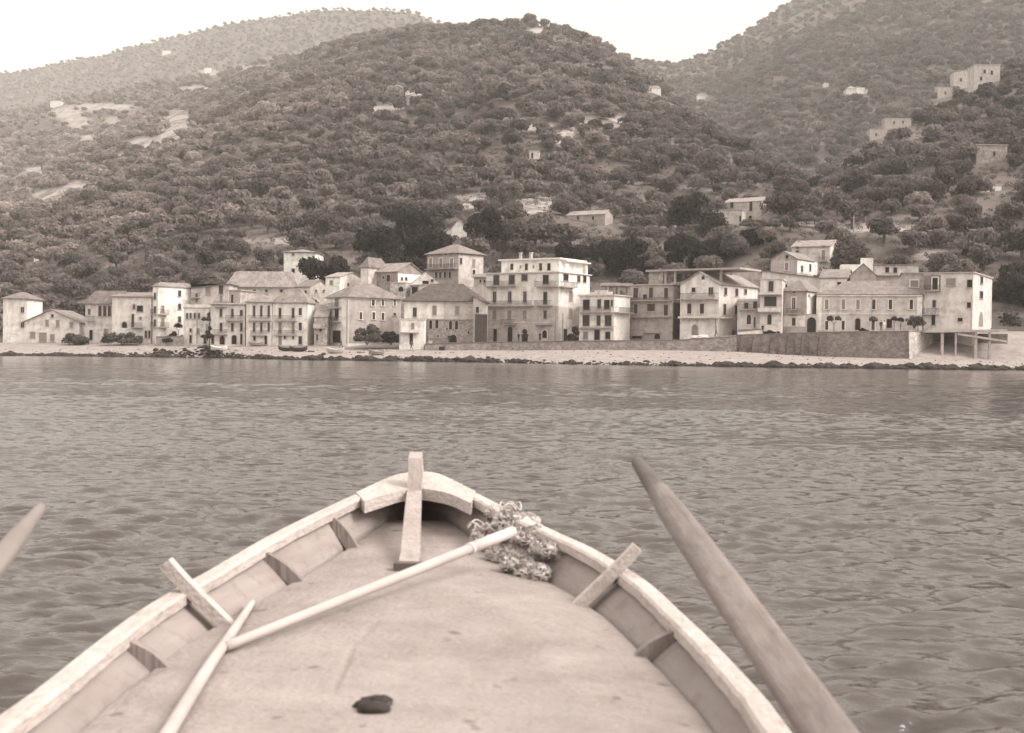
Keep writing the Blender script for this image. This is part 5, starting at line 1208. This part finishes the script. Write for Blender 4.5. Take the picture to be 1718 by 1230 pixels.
# foredeck: smooth painted canvas-like deck, slightly crowned, dipping at the bow
def zdeck_edge(d): return zg(d) - np.interp(d, [0, 3, 4.4, 5.9, 6.6, 7.3, 7.9], [.105, .108, .115, .145, .175, .20, .21])
def inner_x(c, y):
    ys = [p.y for p in c]; k = min(range(len(c)), key=lambda i: abs(ys[i]-y) + (0 if i > 0 else 9))
    best = None
    for i in range(len(c)-1):
        if (ys[i]-y)*(ys[i+1]-y) <= 0 and ys[i] != ys[i+1]:
            t = (y-ys[i])/(ys[i+1]-ys[i]); best = c[i].x*(1-t)+c[i+1].x*t; break
    return best
def deck_z(x, y):
    l, r = DX(y); u = (x-l)/(r-l) if r > l else .5; zc = float(zdeck_edge(y)); cr = float(np.interp(y, [0, 5.6, 7.0, 7.8], [.055, .06, .03, 0]))
    z = zc + cr*(1-(2*u-1)**2)
    z += .006*mnoise.noise(Vector((x*2.2, y*2.2, 1))) + .003*mnoise.noise(Vector((x*7, y*7, 4)))
    # a soft crease and a seam in the covering
    for (x0, y0, x1, y1, am, wd) in CREASE:
        dx, dy = x1-x0, y1-y0; L2 = dx*dx+dy*dy; t = max(0, min(1, ((x-x0)*dx+(y-y0)*dy)/L2)); q = math.hypot(x-x0-dx*t, y-y0-dy*t); z += am*math.exp(-(q/wd)**2)*math.sin(pi*min(1, max(.05, t+.1)))
    return z
CREASE = []
def DX(y):
    l = inner_x(Lc, y); r = inner_x(Rc, y)
    if l is None or r is None: return (AX(y)-.02, AX(y)+.02)
    a = AX(y); ins = float(np.interp(y, [0, 3, 4.4, 5.9, 6.9, 7.5, 8], [.15, .15, .165, .215, .215, .13, .06])); return (min(l+ins, a-.015), max(r-ins, a+.015))
zd = lambda d: float(zdeck_edge(d))+.05
for a, b, am, wd in (((592, 1085), (548, 1185), -.012, .012), ((640, 1035), (590, 1090), -.006, .02), ((480, 945), (560, 905), -.006, .012), ((230, 1130), (330, 1085), .008, .03), ((700, 1090), (720, 1160), .005, .04), ((850, 960), (1000, 1100), .004, .06), ((470, 1010), (520, 985), -.005, .02)):
    p, q = on(*a, zd), on(*b, zd); CREASE.append((p.x, p.y, q.x, q.y, am, wd))
def deck():
    ys = np.linspace(1.2, 7.86, 270); nx = 170; V = []
    for y in ys:
        l, r = DX(y)
        for k in range(nx):
            x = l+(r-l)*k/(nx-1); V.append((x-BL.x, y-BL.y, deck_z(x, y)-BL.z))
    me = np_mesh('foredeck', V, grid_quads(len(ys), nx))
    m = mat('painted_deck', .275, .13, 3.0, .85, 'deck', .35)
    o = link('foredeck', me, m, boat, True)
    return o
deck()
# ribs: left and right, two of them run up past the gunwale as rowing posts
def timber(path, wid, thk, name, label=None, m=None):
    """rectangular curved timber; wid runs along the boat, thk across"""
    mb = MB(); rings = []
    pts = catmull(path, 14)
    for k, p in enumerate(pts):
        t = (pts[min(k+1, 13)]-pts[max(k-1, 0)]).normalized(); a = Vector((0, 1, 0)); b = t.cross(a).normalized()
        rings.append([p-a*wid/2-b*thk/2, p+a*wid/2-b*thk/2, p+a*wid/2+b*thk/2, p-a*wid/2+b*thk/2])
    for k in range(13):
        for q in range(4): j = (q+1) % 4; mb.poly([rings[k][q], rings[k+1][q], rings[k+1][j], rings[k][j]])
    mb.poly(rings[0]); mb.poly(rings[-1])
    o = bmk(mb, name, m or WOODM, False, None, label)
    bv = o.modifiers.new('bevel', 'BEVEL'); bv.width = .008; bv.segments = 2; return o
def rib_at(c, px, py, s, wid=.05, thk=.06):
    p = on(px, py, lambda d: zg(d)-.05); l, r = DX(p.y); xe = l if s < 0 else r
    x0 = inner_x(c, p.y); x0 = (x0 if x0 is not None else p.x) - s*.066
    return timber([Vector((x0-s*.0, p.y, zg(p.y)-.056)), Vector(((x0+xe)/2-s*.022, p.y, (zg(p.y)-.056+deck_z(xe, p.y))/2-.004)), Vector((xe-s*.03, p.y, deck_z(xe-s*.02, p.y)-.03))], wid, thk, 'rib')
for px, py in ((183, 1082), (408, 932), (530, 872)): rib_at(Lc, px, py, -1)
for px, py in ((945, 918), (1138, 1066)): rib_at(Rc, px, py, 1)
def post(c, px, py, s, rise, label):
    p = on(px, py, zg); y = p.y; x0 = inner_x(c, y); l, r = DX(y); xe = l if s < 0 else r
    G = Vector((inner_x(c, y)-s*.075, y, zg(y)+.03)); fx_ = xe-s*.05; ft = Vector((fx_, y, deck_z(fx_, y)-.02))
    dr = (G-ft).normalized(); top = G + dr*rise
    return timber([top, G+Vector((s*.010, 0, .004)), ft], .068, .05, 'rowing_post', label, WOODL)
post(Lc, 284, 992, -1, .125, 'left rowing post, broad and pale')
post(Rc, 1060, 960, 1, .115, 'right rowing post, thin and worn')
# stem post and breasthook
d0 = 7.78; tp = P(696, 769, d0+.06); a = P(697, 800, d0); b = P(694, 826, d0-.05); foot = P(686, 944, 6.62)
mb = MB(); rings = []
for p, w_ in ((tp, .075), (a, .082), (b, .082), (foot, .098)):
    rings.append([p+Vector((-w_/2, 0, 0)), p+Vector((w_/2, 0, 0)), p+Vector((w_/2, .09, .03)), p+Vector((-w_/2, .09, .03))])
for k in range(3):
    for q in range(4): j = (q+1) % 4; mb.poly([rings[k][q], rings[k+1][q], rings[k+1][j], rings[k][j]])
mb.poly(rings[0]); mb.poly(rings[-1])
o = bmk(mb, 'stem_post', mat('stem_wood', .33, .16, 1.2, .8, 'wood', .3, stretch=(3, 3, .6))); bv = o.modifiers.new('bevel', 'BEVEL'); bv.width = .008; bv.segments = 2
mb = MB(); m_ = Vector((foot.x, foot.y-.02, foot.z-.005)); mb.box(m_-Vector((.07, .05, .03)), m_+Vector((.07, .02, .012))); bmk(mb, 'foot_notch', mat('dark_wood', .10, .3))  # dark block stands in for the notch where post meets deck
# breasthook: curved knee joining the two gunwales
upper = [p for p in reversed(Lc[2:13:2])] + [Lc[0]] + [p for p in Rc[2:14:2]]
zb_ = lambda d: zg(d)-.001
lowpx = [(612, 843), (640, 834), (670, 825), (698, 821), (727, 824), (757, 831), (790, 846)]
lower = [on(*p, zb_) for p in lowpx]
up_c = catmull([Vector((p.x, p.y, zb_(p.y)))+Vector((0, -.015, 0)) for p in upper], 24); lo_c = catmull(lower, 24)
mb = MB()
for k in range(23):
    q = [lo_c[k], lo_c[k+1], up_c[k+1], up_c[k]]; mb.hull8([p-Vector((0, 0, .06)) for p in q], [p+Vector((0, 0, .006)) for p in q])
bmk(mb, 'breasthook', WOODL, False)

# ------------------------------------------------------------------ things lying in the boat
def pole(label, name, pts, rads, m, cat):
    e0 = Vector(pts[0]); mb = MB(); c = catmull(pts, 40); rr = [float(np.interp(k/39*(len(rads)-1), range(len(rads)), rads)) for k in range(40)]
    mb.tube([p-e0 for p in c], rr, 12); o = mb.build(name, m, None, True, e0); tag(o, label, cat); return o
CANE = mat('peeled_cane', .38, .12, 3, .6, 'noise', .1)
def dk(px, py, up):
    p = on(px, py, zd); return Vector((p.x, p.y, deck_z(p.x, p.y)+up))
zn = lambda d: zg(d)+.04
pe = on(860, 892, zn)
p1 = dk(378, 1086, .026); p2 = dk(560, 1016, .03)
pole('long pale pole lying across the deck from the left side to the net heap', 'boat_pole', [p1, p1*.66+pe*.34, p1*.33+pe*.67, pe], [.019, .021, .023, .025], CANE, 'pole')
pole('short pale stick lying lengthwise on the deck along the left side', 'stick', [dk(424, 998, .02), dk(392, 1056, .024), dk(350, 1120, .026), dk(310, 1186, .028), dk(268, 1262, .03)], [.014, .019, .021, .022, .022], CANE, 'stick')
# sleeve on the far end of the pole
pv = (p1-pe).normalized(); mb = MB(); e0 = pe; mb.tube([pv*.0, pv*.35], [.027, .0275], 14); mb.tube([pv*.352, pv*.375], [.0295, .0295], 14)
sl_ = mb.build('end_sleeve', mat('pale_sleeve', .46, .1), bpy.data.objects['boat_pole'], True); sl_.location = e0-p1
# net heap over the right gunwale
def net():
    q = [on(px, py, zg) for px, py in ((828, 850), (862, 866), (905, 884), (940, 902))]
    e = thing('fishing_net', 'heap of pale tangled fishing net hung over the right gunwale near the bow', 'net', q[1]); b = Vector(e.location); r_ = random.Random(9)
    lump = MB(); strands = MB()
    cents = [(Vector((q[0].x-.00, q[0].y-.13, zg(q[0].y)-.10)), .11), (Vector((q[0].x+.06, q[0].y-.04, zg(q[0].y)-.01)), .10), (Vector((q[1].x-.02, q[1].y-.05, zg(q[1].y)+.00)), .13), (Vector((q[2].x-.05, q[2].y-.06, zg(q[2].y)-.02)), .13), (Vector((q[2].x-.12, q[2].y-.16, zg(q[2].y)-.12)), .13),
             (Vector((q[1].x-.06, q[1].y-.22, zg(q[1].y)-.13)), .11), (Vector((q[3].x-.05, q[3].y-.02, zg(q[3].y)-.03)), .12), (Vector((q[3].x-.14, q[3].y-.10, zg(q[3].y)-.13)), .12), (Vector((q[1].x+.09, q[1].y+.05, zg(q[1].y)-.05)), .10), (Vector((q[2].x+.08, q[2].y+.02, zg(q[2].y)-.06)), .09)]
    import bmesh
    base_ = list(cents); cents = []
    for c, rad in base_:
        for _ in range(4): cents.append((c+Vector((r_.gauss(0, .05), r_.gauss(0, .05), -abs(r_.gauss(0, .02)))), rad*r_.uniform(.40, .66)))
    for c, rad in cents:
        bm = bmesh.new(); bmesh.ops.create_icosphere(bm, subdivisions=3, radius=rad*1.15)
        i = len(lump.v)
        for v in bm.verts:
            n = v.co.normalized(); f = 1+.28*mnoise.noise(n*2.6+c*5)+.16*mnoise.noise(n*8+c*9); lump.v.append(tuple(c+v.co*f*.70-b-Vector((0, 0, .025))))
        lump.f += [tuple(i+v.index for v in f.verts) for f in bm.faces]; bm.free()
    lump.build('net_heap', mat('net_mesh_cloth', .22, .7, 26, .95, 'noise', .8), e, False)
    for k in range(3400):
        c, rad = r_.choice(cents); n = Vector((r_.gauss(0, 1), r_.gauss(0, 1)-.3, r_.gauss(0, 1)+.5)).normalized(); t = n.cross(Vector((r_.gauss(0, 1), r_.gauss(0, 1), r_.gauss(0, 1)))).normalized(); w2 = n.cross(t)
        pts = []; L_ = r_.uniform(.5, 1.9); ph = r_.uniform(0, 6)
        for q_ in range(9):
            a_ = L_*q_/8; d_ = (n*math.cos(a_)+t*math.sin(a_)+w2*.16*math.sin(a_*5+ph)).normalized(); d_.z *= .8
            f = 1+.28*mnoise.noise(d_*2.6+c*5); pts.append(c - Vector((0, 0, .025)) + d_*rad*f*(.84+.03*math.sin(a_*9+ph)) - b)
        strands.tube(pts, r_.choice((.0016, .0022, .0034)), 4, False)
    strands.build('net_cords', mat('net_cord', .52, .25, 6, .9), e, True)
    rp = MB()
    for k in range(7):
        c, rad = cents[k % len(cents)]; pts = []
        for s in range(26):
            an = s/25*2*pi*1.15 + k; pts.append(c + Vector((math.cos(an)*rad*1.1, math.sin(an)*rad*.9, rad*.6+.02*math.sin(an*3+k))) - b)
        rp.tube(pts, .0045, 7)
    rp.build('head_rope', mat('pale_rope', .48, .15, 20, .9, 'noise', .3), e, True)
    for k in range(7):
        cr = MB()
        c, rad = r_.choice(cents[:6]); n = Vector((r_.gauss(0, .5), r_.gauss(0, .5)-.4, 1)).normalized(); p = c+n*rad*.72-b-Vector((0, 0, .025)); t = Vector((r_.gauss(0, 1), r_.gauss(0, 1), .2)).normalized()*.028; cr.tube([p-t, p+t], .018, 8); cr.build('cork_float', mat('cork', .22, .3, 20), e)
net()
# oars
def oar(label, pts, prof, m, tipm):
    """pts from the far tip back to the grip; prof: (u, half width, half thickness)"""
    A, B = Vector(pts[0]), Vector(pts[1]); e = thing('oar', label, 'oar', B); ax = (B-A); L_ = ax.length; ax.normalize()
    side = pts[2].normalized(); side = (side-ax*side.dot(ax)).normalized(); up = side.cross(ax)
    def sweep(u0, u1, n, grow=0):
        mb = MB(); rings = []
        for k in range(n):
            u = u0+(u1-u0)*k/(n-1); w_ = float(np.interp(u, [p[0] for p in prof], [p[1] for p in prof]))+grow; t_ = float(np.interp(u, [p[0] for p in prof], [p[2] for p in prof]))+grow
            c = A+ax*L_*u-B; sq = float(np.interp(u, [0, .15, .4], [1.0, .9, .55])); ring = []
            for q in range(20):
                an = 2*pi*q/20; cs, sn = math.cos(an), math.sin(an); ex = sq
                ring.append(c+side*w_*math.copysign(abs(cs)**ex, cs)+up*t_*math.copysign(abs(sn)**ex, sn))
            rings.append(ring)
        for k in range(n-1):
            for q in range(20): j = (q+1) % 20; mb.poly([rings[k][q], rings[k+1][q], rings[k+1][j], rings[k][j]])
        mb.poly(rings[0]); mb.poly(rings[-1]); return mb
    sweep(.0, .11, 14).build('wet_tip', tipm, e, True); sweep(.11, 1, 40).build('loom', m, e, True)
OARM = mat('weathered_oar_wood', .19, .25, 1.5, .7, 'wood', .25, stretch=(2, .4, 2)); TIPM = mat('dark_worn_wood', .10, .3, 3, .5, 'wood', stretch=(2, .5, 2))
A = P(1070, 776, 5.4); Bq = P(1352, 1178, 3.15); Bq2 = A+(Bq-A)*1.75
prof = [(0, .026, .026), (.04, .031, .030), (.10, .037, .034), (.18, .049, .040), (.30, .052, .032), (.62, .056, .032), (1, .056, .032)]
oar('heavy wooden oar with a dark worn tip slanting over the water beside the right gunwale', [A, Bq2, Vector((1, .0, .35))], prof, OARM, TIPM)
prof = [(u, a*.62, b*.7) for u, a, b in prof]; A = P(68, 853, 4.4); Bq = P(2, 936, 3.9); Bq2 = A+(Bq-A)*3.4
oar('second pale oar of which only the tip shows at the left edge', [A, Bq2, Vector((1, 0, -.2))], prof, mat('pale_oar_wood', .2, .14, 2, .7), mat('pale_oar_wood', .2))
# dark bundle at the near end
g = dk(630, 1188, 0); e = thing('dark_bundle', 'small dark lumpy bundle lying on the pale deck at the bottom of the picture', 'bundle', g); e.scale = (.8, .8, .8)
mb = MB(); import bmesh
for c, rad in ((Vector((.02, -.0, .01)), .05), (Vector((-.045, -.02, 0)), .04), (Vector((.0, -.08, 0)), .06)):
    bm = bmesh.new(); bmesh.ops.create_icosphere(bm, subdivisions=4, radius=rad); i = len(mb.v)
    for v in bm.verts: f = 1+.3*mnoise.noise(v.co*18+c*30)+.10*abs(mnoise.noise(v.co*50+c*60))-.12*abs(mnoise.noise(v.co*34+c*11)); q = v.co*f; mb.v.append((c.x+q.x*1.1, c.y+q.y, max(-.01, c.z+q.z*.55)))
    mb.f += [tuple(i+v.index for v in f.verts) for f in bm.faces]; bm.free()
mb.build('cloth', mat('dark_cloth', .035, .4, 10), e, True)
mb = MB(); mb.tube([(-.06, .03, .012), (.0, .05, .02), (.06, .02, .014), (.05, -.05, .01)], .008, 6); mb.build('cord', mat('dark_cord', .08), e, True)

# ------------------------------------------------------------------ haze
mb = MB(); mb.box((-4200, -60, -6), (4200, 4300, 1400))
hz = mb.build('haze', []); tag(hz, kind='stuff')
m = bpy.data.materials.new('haze_air'); m.use_nodes = True; nt = m.node_tree; nt.nodes.clear()
out = nt.nodes.new('ShaderNodeOutputMaterial'); pvn = nt.nodes.new('ShaderNodeVolumePrincipled'); pvn.inputs['Color'].default_value = (.97, .93, .89, 1); pvn.inputs['Density'].default_value = .00014
nt.links.new(pvn.outputs[0], out.inputs['Volume']); hz.data.materials.append(m)
